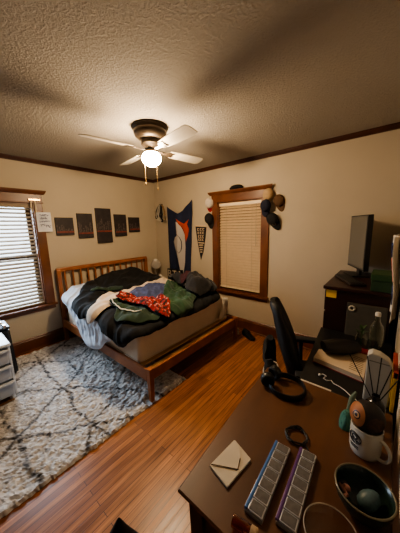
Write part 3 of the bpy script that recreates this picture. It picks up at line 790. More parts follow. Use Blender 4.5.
g = G(); g.lathe([(.032, .17), (.038, .16), (.095, 0), (.092, 0), (.034, .155), (0, .158)], seg=24, M=Matrix.Translation((.19, -.20, .92)) @ Matrix.Rotation(math.radians(40), 4, 'Y') @ Matrix.Rotation(.5, 4, 'X'))
g.build('shade', lampm, lp, smooth=50)
bk = thing('tissue_box', 'low white tissue box on the nightstand below the white lamp', 'box', (.30, -.20, .625))
G().box((.22, -.26, .625), (.38, -.16, .70), .004).build('carton', lampm, bk)
g = G(); q = bmesh.new(); bmesh.ops.create_grid(q, x_segments=8, y_segments=8, size=.5)
for v in q.verts: v.co = Vector((.30+v.co.x*.09, -.21+v.co.y*.06, .705+.03*math.cos(v.co.x*4)+.015*math.sin(v.co.y*9)))
g.add(q); g.build('tissue', lampm, bk, smooth=80)
def letter(ch, x):
    t = thing('letter_block', 'dark block with a pale outlined letter %s, standing in front of the flag' % ch, 'letter block', (x, -.12, .625), 0, 'letter blocks in front of the flag')
    G().box((x-.06, -.135, .625), (x+.06, -.105, .86), .004).build('block', mat('letter_dark', (26, 24, 28), .5), t)
    g = G(); g.add(text_mesh(ch, .19, Matrix.Translation((x, -.1365, .765)) @ Matrix.Rotation(PI/2, 4, 'X'))); g.build('letter', mat('letter_pale', (190, 176, 156), .6), t)
letter('B', .50); letter('T', .63); letter('A', .77)

# ------------------------------------------------------------------ left: drawer cart, hamper
ct = thing('drawer_cart', 'white translucent plastic three-drawer cart at the rug edge', 'drawers', (.83, -2.90, .03))
frost = mat('frosted_plastic', (196, 202, 212), .35, var=.03)
drw = mat('frosted_drawer', (166, 172, 184), .3, var=.05)
X0, X1, Y0, Y1 = .63, 1.01, -3.12, -2.665
g = G().box((X0, Y0, .56), (X1+.005, Y1+.008, .592), .016, seg=3); g.build('top', frost, ct, smooth=50)
for y in (Y0, Y1-.02): G().box((X0, y, .06), (X1-.01, y+.02, .565), .005).build('side_panel', frost, ct)
G().box((X0, Y0, .06), (X0+.015, Y1, .56)).build('back_panel', frost, ct)
for k in range(3):
    z = .073+k*.163
    d = G().box((X0+.03, Y0+.025, z), (X1+.012, Y1-.022, z+.142), .018, seg=3).build('drawer', drw, ct, smooth=50)
    G().box((X1+.002, Y0+.015, z+.126), (X1+.034, Y1-.010, z+.150), .009, seg=3).build('handle', frost, d, smooth=50)
for x in (X0+.03, X1-.03):
    for y in (Y0+.04, Y1-.04): G().cyl((x, y, .03), (x, y, .065), .022, seg=14).build('foot', frost, ct)
bd = thing('wooden_board', 'flat brown wooden board under the white drawer cart', 'board', (.8, -2.9, .022))
G().box((.58, -3.18, .0245), (1.025, -2.70, .03), .002).build('plank', wood('board_wood', (120, 84, 52), (96, 64, 38), .6), bd)
hm = thing('black_hamper', 'black upright case with silver latch between the drawer cart and window', 'case', (.38, -2.78, .02))
hf = mat('black_case', (15, 15, 18), .5, var=.2, vscale=30)
g = G(); q = bmesh.new(); bmesh.ops.create_cube(q, size=1)
for v in q.verts:
    s = 1.0 if v.co.z < 0 else .93
    v.co = Vector((.39+v.co.x*.30*s, -2.78+v.co.y*.44*s, .30+v.co.z*.545))
bmesh.ops.bevel(q, geom=q.edges[:], offset=.02, segments=3, affect='EDGES'); g.add(q); g.build('case_body', hf, hm, smooth=50)
G().box((.245, -2.99, .57), (.535, -2.57, .60), .012).build('lid', hf, hm)
G().box((.48, -2.63, .585), (.535, -2.60, .625), .004).build('latch', chrome, hm)
G().tube([(.30, -2.62, .598), (.32, -2.63, .635), (.46, -2.63, .635), (.48, -2.62, .598)], .01, 8).build('handle', chrome, hm, smooth=50)

# ------------------------------------------------------------------ shoes by the bed leg
def shoe(name, lab, c, rz, m, sole, sc=1):
    t = thing(name, lab, 'shoe', c, rz)
    f = bmesh.new(); rings = []
    prof = [(-.13, .034, .085), (-.11, .04, .1), (-.06, .042, .105), (-.01, .04, .095), (.05, .045, .065), (.1, .045, .05), (.135, .034, .04), (.15, .012, .03)]
    for x, w, h in prof:
        rings.append([f.verts.new((x*sc, w*math.cos(a)*sc, (.02+max(0, math.sin(a))*(h-.02)-.005*(math.sin(a) < 0))*sc)) for a in [2*PI*k/14 for k in range(14)]])
    for a, b in zip(rings, rings[1:]):
        for k in range(14): f.faces.new((a[k], a[(k+1) % 14], b[(k+1) % 14], b[k]))
    f.faces.new(rings[0][::-1]); f.faces.new(rings[-1]); bmesh.ops.recalc_face_normals(f, faces=f.faces)
    g = G(); g.add(f); g.build('upper', m, t, world=False, smooth=60)
    g = G(); g.prism([(-.135*sc, -.03*sc), (-.1*sc, -.045*sc), (.05*sc, -.05*sc), (.12*sc, -.042*sc), (.155*sc, 0), (.12*sc, .042*sc), (.05*sc, .05*sc), (-.1*sc, .045*sc), (-.135*sc, .03*sc)], 0, .022*sc)
    g.build('sole', sole, t, world=False)
    g = G()
    for k in range(4):
        x = (-.0+k*.022)*sc; h = (.1-.011*k)*sc; g.tube([(x, -.025*sc, h-.014*sc), (x, 0, h), (x, .025*sc, h-.014*sc)], .004, 6)
    g.build('laces', sole, t, world=False)
    return t
shoe('sneaker', 'black sneaker on the floor by the bed leg below the window', (2.19, -.17, 0), -.5, black_fab, black_pl, .95)
sk = thing('crumpled_sock', 'crumpled grey-white sock on the floor beside the black sneaker', 'sock', (1.97, -.15, 0))
heap('sock_body', (1.975, -.17, 0.0), (.05, .05, .10), mat('sock_grey', (176, 166, 152), .95, var=.2, vscale=20), 2.2, sk, .4, 0.)
G().tube([(1.97+.02*math.cos(2*PI*k/14), -.165+.02*math.sin(2*PI*k/14), .09) for k in range(14)], .008, 6, closed=True).build('cuff', mat('sock_grey', (0, 0, 0)), sk, smooth=60)

# ------------------------------------------------------------------ dresser
drm = wood('dark_mahogany', (50, 24, 16), (36, 16, 11), .38, (3, 3, 3))
ds = thing('dresser', 'tall dark mahogany dresser at the far wall behind the black desk', 'dresser', (3.51, -.45, 0))
DX0, DX1, DY0, DY1, DZ = 3.285, 3.742, -.87, -.035, 1.10
G().box((DX0+.012, DY0+.012, .05), (DX1, DY1, DZ-.028)).build('carcass', drm, ds)
G().box((DX0-.012, DY0-.012, DZ-.028), (DX1, DY1, DZ), .006).build('top', drm, ds)
G().box((DX0+.02, DY0+.02, 0), (DX1, DY1, .05)).build('plinth', drm, ds)
for k in range(5):
    z0 = .07+k*.2
    d = G().box((DX0-.004, DY0+.035, z0), (DX0+.012, DY1-.03, z0+.185), .004).build('drawer', drm, ds)
    for y in (DY0+.2, DY1-.2): G().sph((DX0-.016, y, z0+.095), .014, u=12, v=8).build('knob', bronze, d, smooth=60)
st_ = thing('sticky_note', 'yellow sticky note on the end panel of the dresser', 'note', (3.322, -.86, 1.02))
q = bmesh.new(); bmesh.ops.create_grid(q, x_segments=4, y_segments=6, size=.5)
for v in q.verts: v.co = Vector((3.335+v.co.x*.078, -.8605-.010*max(0, -v.co.y)**2, 1.032+v.co.y*.066))
g = G(); g.add(q); o = g.build('paper', mat('sticky_yellow', (214, 168, 58), .8), st_); o.modifiers.new('t', 'SOLIDIFY').thickness = .0012
# monitor (turned upright)
A = Vector((3.345, -.10)); B = Vector((3.518, -.47)); dirv = (B-A).normalized(); wv = (B-A).length
nv = Vector((dirv.y, -dirv.x)); 
if nv.x > 0: nv = -nv
Mm = Matrix(((dirv.x, -nv.x, 0, A.x), (dirv.y, -nv.y, 0, A.y), (0, 0, 1, 0), (0, 0, 0, 1)))    # local x along screen, local y away from viewer side
mon = thing('monitor', 'flat monitor turned upright with a grey blank screen on the dresser', 'monitor', ((A.x+B.x)/2+.06, (A.y+B.y)/2, DZ))
mz0, mz1 = 1.178, 1.70
G().box((0, 0, mz0), (wv, .042, mz1), .004, M=Mm).build('housing', black_pl, mon)
G().box((.012, -.002, mz0+.018), (wv-.014, .002, mz1-.012), M=Mm).build('screen', mat('screen_grey', (96, 92, 84), .18, spec=.6), mon)
G().box((wv/2-.035, .03, DZ+.012), (wv/2+.035, .055, mz0+.2), .004, M=Mm).build('stand_neck', black_pl, mon)
G().box((wv/2-.12, -.06, DZ), (wv/2+.10, .10, DZ+.014), .005, M=Mm).build('stand_base', black_pl, mon)
kb = thing('keyboard', 'dark keyboard lying on the dresser in front of the monitor', 'keyboard', (3.43, -.62, DZ))
Mk = Matrix.Translation((3.425, -.58, DZ)) @ Matrix.Rotation(math.radians(-64), 4, 'Z')
G().box((-.20, -.062, .0), (.20, .062, .02), .005, M=Mk).build('case', mat('keyboard_case', (40, 30, 26), .4), kb)
g = G()
for r_ in range(5):
    for k in range(13): g.box((-.187+k*.0288, -.054+r_*.0218, .02), (-.187+k*.0288+.024, -.054+r_*.0218+.0175, .027), .002, seg=1, M=Mk)
g.build('keys', mat('keycap', (22, 20, 20), .5), kb)
gb = thing('green_box', 'dark green lidded box on the dresser beside the monitor', 'box', (3.67, -.75, DZ))
grm = mat('green_carton', (34, 58, 30), .6, var=.15)
G().box((3.60, -.865, DZ), (3.74, -.62, DZ+.095), .004).build('box_body', grm, gb)
G().box((3.595, -.872, DZ+.085), (3.742, -.615, DZ+.135), .005).build('lid', mat('green_lid', (40, 70, 36), .5), gb)
# towel on the right wall
tw = thing('hanging_towel', 'white towel with navy and pink shapes hanging by the dresser', 'towel', (3.76, -1.02, .95))
def towel_x(y, z): return XR-.018-.028*(1-math.cos((y+1.02)*24+z*2))*.5-.03*math.exp(-((z-1.42)/.3)**2)-.01*math.sin(z*9)
def tw_patch(y0, y1, z0, z1, dx, name, m, ny=14, nz=30):
    q = bmesh.new(); rows = [[q.verts.new((towel_x(y0+(y1-y0)*i/ny, z0+(z1-z0)*j/nz)-dx, y0+(y1-y0)*i/ny, z0+(z1-z0)*j/nz)) for i in range(ny+1)] for j in range(nz+1)]
    for a, b in zip(rows, rows[1:]):
        for k in range(ny): q.faces.new((a[k], a[k+1], b[k+1], b[k]))
    g = G(); g.add(q); o = g.build(name, m, tw, smooth=80); o.modifiers.new('t', 'SOLIDIFY').thickness = .004; return o
tw_patch(-1.25, -.86, 1.0, 1.54, 0, 'cloth', mat('towel_white', (206, 196, 182), .95, bump=.3, bscale=120))
tw_patch(-1.25, -.86, 1.42, 1.49, .005, 'navy_band', mat('towel_navy', (36, 46, 90), .95), nz=6)
tw_patch(-1.2, -.9, 1.22, 1.38, .005, 'pink_patch', mat('towel_pink', (190, 120, 104), .95), nz=8)
tw_patch(-1.25, -.95, 1.12, 1.19, .005, 'navy_band', mat('towel_navy', (0, 0, 0)), nz=6)
G().cyl((XR, -1.02, 1.53), (XR-.06, -1.02, 1.54), .006, seg=8).build('hook', chrome, tw)

# ------------------------------------------------------------------ black desk and its things
blk = mat('black_laminate', (17, 16, 16), .5, var=.1)
bdk = thing('black_desk', 'black desk between the brown desk and the dresser', 'desk', (3.53, -1.3, 0))
DZ2 = .72
g = G(); g.prism([(3.345, -1.765), (3.765, -1.765), (3.765, -.89), (3.28, -.89)], DZ2-.03, DZ2); g.build('desktop', blk, bdk)
for x, y in ((3.40, -1.72), (3.73, -1.72), (3.33, -.94), (3.73, -.94)): G().box((x-.022, y-.022, 0), (x+.022, y+.022, DZ2-.03), .003).build('leg', blk, bdk)
G().box((3.735, -1.7, .35), (3.75, -.96, DZ2-.03)).build('modesty_panel', blk, bdk)
fo = thing('grey_folder', 'dark grey folder with a white ring leaning on the dresser behind the bottles', 'folder', (3.59, -.91, DZ2))
Rf = Matrix.Translation((3.46, -.918, DZ2)) @ Matrix.Rotation(math.radians(-6), 4, 'X')
G().box((0, 0, 0), (.26, .012, .27), .003, M=Rf).build('cover', mat('folder_grey', (74, 68, 58), .5, var=.1), fo)
g = G(); q = bmesh.new(); g.tube([(.035+.018*math.cos(2*PI*k/24), -.003, .225+.018*math.sin(2*PI*k/24)) for k in range(24)], .007, 8, closed=True); g.b.transform(Rf); g.build('ring', mat('ring_white', (170, 160, 140), .6), fo, smooth=60)
bo = thing('glass_bottle', 'tall clear glass bottle with a white cap on the black desk', 'bottle', (3.668, -1.09, DZ2))
cg = clear_mat('clear_glass', (.80, .84, .78, 1), .28, .08)
G().lathe([(0, .003), (.036, .003), (.041, .012), (.042, .16), (.036, .19), (.018, .225), (.0155, .25), (.0155, .262)], (3.668, -1.09, DZ2), 28).build('glass', cg, bo, smooth=50)
G().lathe([(0, .29), (.013, .29), (.017, .284), (.017, .263), (0, .263)], (3.668, -1.09, DZ2), 18).build('stopper', mat('stopper_white', (205, 200, 190), .4), bo, smooth=40)
G().lathe([(0, .006), (.037, .006), (.039, .06), (0, .06)], (3.668, -1.09, DZ2), 24).build('water', clear_mat('water_tint', (.75, .8, .75, 1), .2), bo, smooth=50)
ja = thing('glass_jar', 'shorter clear jar holding green leaves beside the tall bottle', 'jar', (3.588, -1.14, DZ2))
G().lathe([(0, .003), (.036, .003), (.04, .012), (.04, .09), (.03, .12), (.028, .135), (.031, .137)], (3.588, -1.14, DZ2), 26).build('glass', cg, ja, smooth=50)
lf = mat('leaf_green', (58, 84, 40), .6, var=.3)
r = random.Random(4)
for k in range(9):
    a = r.uniform(0, 2*PI); rr = r.uniform(.008, .03); z = DZ2+r.uniform(.1, .17); q = bmesh.new()
    pl = [(0, 0), (.014, .012), (.03, .008), (.04, 0), (.03, -.008), (.014, -.012)]
    v = [q.verts.new((x, y, .008*math.sin(x*60))) for x, y in pl]; q.faces.new(v)
    q.transform(Matrix.Translation((3.588+rr*.4*math.cos(a), -1.14+rr*.4*math.sin(a), z)) @ Matrix.Rotation(a, 4, 'Z') @ Matrix.Rotation(-r.uniform(.2, 1), 4, 'Y'))
    g = G(); g.add(q); o = g.build('leaf', lf, ja)
G().tube([(3.588, -1.14, DZ2+.01), (3.59, -1.138, DZ2+.09), (3.585, -1.142, DZ2+.14)], .003, 6).build('stem', lf, ja)
bk = thing('thick_book', 'thick open book with printed pages on the black desk', 'book', (3.5, -1.43, DZ2))
page = mat('page_paper', (196, 176, 150), .85)
g = G(); g.prism([(3.362, -1.49), (3.64, -1.545), (3.64, -1.27), (3.60, -1.26), (3.365, -1.36)], DZ2+.003, DZ2+.032); g.build('page_block', page, bk)
g = G(); g.prism([(3.357, -1.495), (3.645, -1.551), (3.645, -1.262), (3.60, -1.25), (3.36, -1.355)], DZ2, DZ2+.003); g.build('cover', mat('book_cover', (120, 24, 30), .6), bk)
g = G()
for k in range(9):
    y = -1.50+k*.022; g.box((3.56-.0*k, y, DZ2+.0322), (3.628, y+.006, DZ2+.0328), rot=Matrix.Rotation(-.2, 3, 'Z'))
g.build('printed_lines', mat('print_grey', (110, 96, 80), .9), bk)
rc = thing('red_notebook', 'small red notebook behind the open book on the black desk', 'notebook', (3.57, -1.22, DZ2))
G().box((3.52, -1.245, DZ2), (3.645, -1.17, DZ2+.035), .004).build('cover', mat('notebook_red', (120, 20, 26), .6), rc)
G().box((3.524, -1.247, DZ2+.006), (3.641, -1.18, DZ2+.029)).build('pages', page, rc)
cs = thing('black_case', 'black curved sunglasses case lying on the open book', 'case', (3.48, -1.36, DZ2+.032))
pts = []; rads = []
for k in range(13):
    a = k/12; pts.append((3.40+.18*a, -1.40+.13*a, DZ2+.033+.048)); rads.append(.046*(.55+.45*math.sin(PI*min(1, max(0, .12+a*.8)))))
g = G(); g.tube(pts, .036, 16, rads=rads, flat=(1.5, 1)); g.build('shell', mat('case_leather', (20, 17, 16), .4), cs, smooth=60)
G().tube([(p[0]-.006, p[1]+.01, p[2]+.0445*r_/.046) for p, r_ in zip(pts, rads)], .002, 6).build('seam', mat('case_edge', (60, 48, 40), .5), cs)
ea = thing('earbud_cord', 'thin white earbud cord lying curled on the black desk edge', 'cord', (3.47, -1.65, DZ2))
cw = mat('white_cord', (196, 190, 180), .6)
pts = [(3.43, -1.63, 0), (3.445, -1.61, .004), (3.465, -1.625, .008), (3.455, -1.65, .004), (3.475, -1.66, .003), (3.495, -1.645, .004), (3.51, -1.665, .003), (3.54, -1.672, .003), (3.57, -1.69, .003), (3.60, -1.72, .003), (3.63, -1.74, .003)]
G().tube([(x, y, DZ2+.004+z) for x, y, z in pts], .0026, 6).build('wire', cw, ea, smooth=60)
G().sph((3.43, -1.63, DZ2+.008), .008, u=10, v=6).build('earbud', cw, ea, smooth=60)
lp2 = thing('paper_strip', 'long white strip of paper along the seam between the two desks', 'paper', (3.42, -1.745, DZ2))
G().box((3.352, -1.757, DZ2), (3.51, -1.728, DZ2+.004)).build('strip', mat('strip_white', (190, 180, 165), .8), lp2)
wb = thing('paper_bag', 'white paper bag with rounded top standing behind the reed sticks', 'bag', (3.70, -1.69, DZ2))
wbm = mat('bag_white', (176, 170, 158), .8, var=.05, vscale=6, bump=.2, bscale=12)
g = G(); Mw = Matrix(((1, 0, 0, 0), (0, 0, -1, -1.64), (0, 1, 0, 0), (0, 0, 0, 1)))
g.prism([(3.648, DZ2), (3.752, DZ2), (3.752, .935), (3.735, .965), (3.70, .985), (3.668, .99), (3.650, .975)], 0, .06, Mw)
o = g.build('bag_body', wbm, wb); bv = o.modifiers.new('b', 'BEVEL'); bv.width = .006; bv.segments = 2
G().box((3.66, -1.701, .945), (3.74, -1.7, .95)).build('fold', mat('bag_shadow', (120, 114, 104), .8), wb)
yp = thing('yellow_pad', 'yellow notepad leaning on the wall beside the white bag', 'notepad', (3.765, -1.6, DZ2))
G().box((3.757, -1.72, DZ2), (3.772, -1.50, .93), .002, M=Matrix.Identity(4)).build('pages', mat('pad_yellow', (206, 160, 50), .8), yp)
G().box((3.7555, -1.72, .90), (3.7735, -1.50, .932), .002).build('binding', mat('pad_binding', (140, 50, 34), .7), yp)

# ------------------------------------------------------------------ gaming chair with draped jacket
chm = mat('chair_black', (15, 15, 17), .6, var=.15, vscale=30)
ch = thing('desk_chair', 'black high-back desk chair pulled up to the black desk', 'chair', (3.36, -1.31, 0), math.radians(21))
def cb(g, n, m, par=ch, sm=50): return g.build(n, m, par, world=False, smooth=sm)
cb(G().box((-.20, -.21, .43), (.2, .21, .51), .03, seg=4), 'seat', chm)
# backrest: lofted, leaning back
q = bmesh.new(); rings = []
for z, w, th, x in ((.46, .15, .06, -.16), (.55, .2, .08, -.175), (.68, .215, .092, -.205), (.80, .20, .092, -.245), (.90, .165, .078, -.275), (.99, .14, .058, -.305), (1.05, .12, .05, -.33), (1.075, .08, .03, -.34)):
    n = 20; rings.append([q.verts.new((x+th*(.6+.55*abs(math.cos(a))**2)*math.sin(a)*.9+.03*math.cos(a)**2, w*math.copysign(abs(math.cos(a))**.8, math.cos(a)), z)) for a in [2*PI*k/n for k in range(n)]])
for a, b in zip(rings, rings[1:]):
    for k in range(20): q.faces.new((a[k], a[(k+1) % 20], b[(k+1) % 20], b[k]))
q.faces.new(rings[0][::-1]); q.faces.new(rings[-1]); bmesh.ops.recalc_face_normals(q, faces=q.faces)
g = G(); g.add(q); br = cb(g, 'backrest', chm)
for s in (-1, 1):
    cb(G().tube([(-.10, s*.24, .47), (-.1, s*.26, .6), (-.1, s*.26, .645)], .018, 8), 'arm_post', chm)
    cb(G().box((-.18, s*.26-.035, .645), (.08, s*.26+.035, .675), .012), 'armrest', chm)
cb(G().cyl((0, 0, .10), (0, 0, .43), .028, seg=14), 'gas_lift', black_pl)
for k in range(5):
    a = 2*PI*k/5+.3; d = Vector((math.cos(a), math.sin(a), 0))
    l = cb(G().tube([d*.02+Vector((0, 0, .12)), d*.17+Vector((0, 0, .1)), d*.28+Vector((0, 0, .075))], .02, 8, rads=[.026, .022, .016]), 'base_arm', black_pl)
    p = d*.28; e = Vector((-d.y, d.x, 0))
    g = G()
    for s in (-1, 1): g.cyl(p+e*s*.008+Vector((0, 0, .03)), p+e*s*.024+Vector((0, 0, .03)), .03, seg=14)
    cb(g, 'caster', black_pl, l)
jt = thing('track_jacket', 'black track jacket with white sleeve stripes draped over the desk chair back', 'jacket', (3.36, -1.31, .7), math.radians(21))
def jb(g, n, m, par=jt): return g.build(n, m, par, world=False, smooth=60)
jf = mat('jacket_black', (20, 19, 20), .85, var=.3, vscale=18, bump=.3, bscale=50)
def lp_(pts, rads, flat): 
    g = G(); P = []; Rr = []
    for i in range(len(pts)-1):
        for k in range(6):
            t_ = k/6; P.append(Vector(pts[i])*(1-t_)+Vector(pts[i+1])*t_); Rr.append(rads[i]*(1-t_)+rads[i+1]*t_+.006*N.noise(Vector((i+t_, 3.3, rads[0]))*3))
    P.append(Vector(pts[-1])); Rr.append(rads[-1]); g.tube(P, .04, 14, rads=Rr, flat=flat); return g
sl = jb(lp_([(-.350, -.18, -.01), (-.340, -.195, -.05), (-.332, -.215, -.10), (-.330, -.22, -.26)], [.024, .036, .042, .034], (1, 1.1)), 'sleeve', jf)
sl2 = jb(lp_([(-.35, .14, .0), (-.35, .16, -.04), (-.345, .17, -.08), (-.33, .18, -.24)], [.028, .044, .044, .034], (1, 1.1)), 'sleeve', jf)
jb(lp_([(-.385, -.02, .0), (-.375, -.01, -.03), (-.35, 0, -.08), (-.31, 0, -.2)], [.03, .05, .05, .045], (2.6, .5)), 'jacket_body', jf)
ws = mat('stripe_white', (196, 186, 172), .8)
for k in range(3):
    z = -.06-k*.035
    jb(G().tube([(-.334+.001*k+.048*math.cos(a), -.211-.003*k+.056*math.sin(a), z+.03*math.sin(a+.8)) for a in [2*PI*i/18 for i in range(18)]], .005, 6, closed=True), 'stripe', ws, sl)
q = [(-.30+.062*math.cos(a), -.05+.135*math.sin(a), .262+.015*math.cos(a)) for a in [2*PI*i/24 for i in range(24)]]

# ------------------------------------------------------------------ brown desk
dkm = wood('brown_desk_wood', (102, 65, 39), (80, 50, 30), .42, (5, 1.2, 5))
dk = thing('wooden_desk', 'brown wooden desk with moulded edge holding the pill boxes and mug', 'desk', (3.47, -2.19, 0))
DT = .75
TP = [(3.206, -2.612), (3.768, -2.612), (3.768, -1.775), (3.165, -1.775), (3.17, -2.1)]
def inset(P, d):
    c = Vector((sum(p[0] for p in P)/len(P), sum(p[1] for p in P)/len(P)))
    return [(p[0]+(d if p[0] < c.x else -d), p[1]+(d if p[1] < c.y else -d)) if abs(p[1]+2.1) > .01 else (p[0]+d, p[1]) for p in P]
q = bmesh.new(); rings = []
for d, z in ((.004, DT), (.0, DT-.004), (0, DT-.012), (.008, DT-.016), (.012, DT-.024), (.024, DT-.032)):
    rings.append([q.verts.new((x, y, z)) for x, y in inset(TP, d)])
for a, b in zip(rings, rings[1:]):
    for k in range(5): q.faces.new((a[k], a[(k+1) % 5], b[(k+1) % 5], b[k]))
q.faces.new(rings[0]); q.faces.new(rings[-1]); bmesh.ops.recalc_face_normals(q, faces=q.faces)
g = G(); g.add(q); g.build('desktop', dkm, dk)
ddk = wood('dark_desk_wood', (44, 24, 15), (32, 17, 11), .45, (3, 3, 3))
G().box((3.25, -2.575, .60), (3.755, -2.55, DT-.033), .003).build('apron', ddk, dk)
G().box((3.25, -1.83, .60), (3.755, -1.80, DT-.033), .003).build('apron', ddk, dk)
G().box((3.235, -2.55, .60), (3.26, -1.83, DT-.033), .003).build('apron', ddk, dk)
for x, y in ((3.262, -2.558), (3.735, -2.558), (3.245, -1.82), (3.735, -1.82)):
    g = G(); q = bmesh.new(); bmesh.ops.create_cone(q, cap_ends=True, segments=4, radius1=.024, radius2=.042, depth=DT-.033); q.transform(Matrix.Translation((x, y, (DT-.033)/2)) @ Matrix.Rotation(PI/4, 4, 'Z')); g.add(q); g.build('leg', ddk, dk)

# headphones
hp = thing('headphones', 'black over-ear headphones lying on the far corner of the brown desk', 'headphones', (3.31, -1.9, DT))
hpm = mat('headphone_black', (14, 14, 15), .4); pad = mat('earpad_black', (20, 19, 19), .8)
ctr = Vector((3.325, -1.905)); pts = []
for k in range(25):
    a = math.radians(-150+k*300/24); x = .095*math.cos(a); y = .085*math.sin(a)
    c_, s_ = math.cos(-.15), math.sin(-.15)
    pts.append((ctr.x+x*c_-y*s_, ctr.y+x*s_+y*c_, DT+.020+.004*math.sin(a)))
G().tube(pts, .011, 10, flat=(.6, 1.6)).build('headband', hpm, hp, smooth=60)
for p, tl in ((pts[0], .55), (pts[-1], -.35)):
    M_ = Matrix.Translation((p[0]-.006, p[1], DT+.040)) @ Matrix.Rotation(tl, 4, 'Z') @ Matrix.Rotation(PI/2+.15, 4, 'X')
    e = G().lathe([(0, -.02), (.026, -.02), (.036, -.012), (.038, 0), (.036, .012), (0, .012)], seg=24, M=M_).build('ear_cup', hpm, hp, smooth=50)
    g = G(); q = [(.028*math.cos(2*PI*k/20), .028*math.sin(2*PI*k/20), .015) for k in range(20)]; g.tube(q, .010, 8, closed=True); g.b.transform(M_); g.build('ear_pad', pad, e, smooth=60)
# coiled cable
cc = thing('coiled_cable', 'black charging cable coiled in a loop on the desk above the pill boxes', 'cable', (3.46, -2.165, DT))
pts = []
for k in range(64):
    a = k/63*2*PI*2.6+1; rr = .040+.004*math.sin(k*.9); pts.append((3.458+rr*math.cos(a), -2.163+rr*1.05*math.sin(a), DT+.004+.005*(k/63)*2+.002*math.sin(k)))
pts += [(3.50, -2.185, DT+.006), (3.515, -2.20, DT+.004), (3.51, -2.215, DT+.004)]
G().tube(pts, .0032, 7).build('wire', hpm, cc, smooth=60)
G().cyl((3.51, -2.215, DT+.005), (3.506, -2.232, DT+.005), .005, seg=8).build('plug', hpm, cc)
# folded pouch / envelope
ev = thing('folded_envelope', 'small white folded envelope with open flap on the brown desk', 'envelope', (3.30, -2.42, DT))
evm = mat('envelope_white', (196, 184, 166), .8, var=.04, vscale=20)
EP = [(3.269, -2.342), (3.356, -2.372), (3.337, -2.507), (3.248, -2.486)]
g = G(); g.prism(EP, DT+.001, DT+.009); g.build('body', evm, ev)
fp = [(3.269, -2.342), (3.248, -2.486), (3.254, -2.482), (3.318, -2.412), (3.312, -2.375), (3.275, -2.344)]
g = G(); g.prism([(3.267, -2.346), (3.250, -2.482), (3.262, -2.480), (3.338, -2.436), (3.325, -2.396), (3.300, -2.356)], DT+.009, DT+.012); g.build('flap', evm, ev)
dkl = mat('fold_shadow', (70, 50, 36), .9)
G().tube([(3.252, -2.482, DT+.0115), (3.337, -2.437, DT+.0115), (3.324, -2.397, DT+.0115)], .0018, 6).build('flap_edge', dkl, ev)
# pill organisers
def pillbox(lab, c, rz, tint):
    t = thing('pill_organizer', lab, 'pill box', (c[0], c[1], DT), rz, 'seven-day pill organizers')
    L_, W_ = .286, .058
    tm = mat('tray_'+tint[0], tint[1], .3)
    lidm = mat('lid_frosted', (178, 178, 182), .25, var=.05, vscale=60)
    g = G().box((-W_/2, -L_/2, .001), (W_/2, L_/2, .012), .004); g.build('tray', mat('tray_clear', (120, 116, 114), .3), t, world=False, smooth=40)
    G().box((-W_/2-.002, -L_/2+.004, .005), (-W_/2+.008, L_/2-.004, .0195), .003).build('hinge_strip', tm, t, world=False, smooth=40)
    for k in range(7):
        y0 = -L_/2+.004+k*(L_-.008)/7; y1 = y0+(L_-.008)/7-.003
        l = G().box((-W_/2+.009, y0, .0122), (W_/2-.001, y1, .0198), .003).build('lid', lidm, t, world=False, smooth=40)
        G().box((-W_/2+.013, y0+.003, .0195), (W_/2-.005, y1-.003, .0204), .001).build('window', mat('lid_window', (104, 100, 98), .2, var=.12, vscale=80), l, world=False)
    return t
pillbox('seven-day pill organizer with a blue hinge edge, nearer the white envelope', (3.437, -2.384), math.radians(2), ('blue', (70, 110, 170)))
pillbox('seven-day pill organizer with a purple hinge edge, nearer the green bowl', (3.523, -2.352), math.radians(2), ('purple', (96, 66, 120)))
# mug
MX, MY = 3.682, -2.062
mg = thing('mug', 'white ceramic mug with a dark round emblem holding a round owl', 'mug', (MX, MY, DT))
cer = mat('white_ceramic', (196, 190, 178), .25)
G().lathe([(0, .0), (.042, .0), (.047, .004), (.051, .022), (.052, .112), (.052, .118), (.0485, .118), (.047, .022), (.04, .008), (0, .008)], (MX, MY, DT), 40).build('cup', cer, mg, smooth=50)
ha = math.radians(-28); hd = Vector((math.cos(ha), math.sin(ha), 0))
pts = []
for k in range(15):
    a = math.radians(100-k*200/14); pts.append(Vector((MX, MY, DT+.055))+hd*(.050+.034*max(-.05, math.cos(a)))+Vector((0, 0, .040*math.sin(a))))
G().tube(pts, .0075, 10, flat=(1, .7)).build('handle', cer, mg, smooth=60)
ink = mat('emblem_ink', (44, 40, 44), .5)
def cylp(ang, z, r=.0532): return (MX+r*math.cos(ang), MY+r*math.sin(ang), DT+z)
A0 = math.radians(-128); g = G()
for rad, w in ((.021, .0016), (.017, .0009)):
    g.tube([cylp(A0+rad*math.cos(2*PI*k/28)/.0465, .076+rad*math.sin(2*PI*k/28)) for k in range(28)], w, 6, closed=True)
g.tube([cylp(A0+.009*math.cos(2*PI*k/16)/.0465, .080+.008*math.sin(2*PI*k/16)) for k in range(16)], .0022, 6, closed=True)
g.tube([cylp(A0-.012/.0465+.0025*k/.0465*.9, .066+.003*math.sin(k*2)) for k in range(11)], .0016, 6)
for zz in (.044, .037): g.tube([cylp(A0-.014/.0465+.0028*k/.0465, zz+.002*math.sin(k*2.4)) for k in range(11)], .0015, 6)
g.build('emblem', ink, mg, smooth=60)
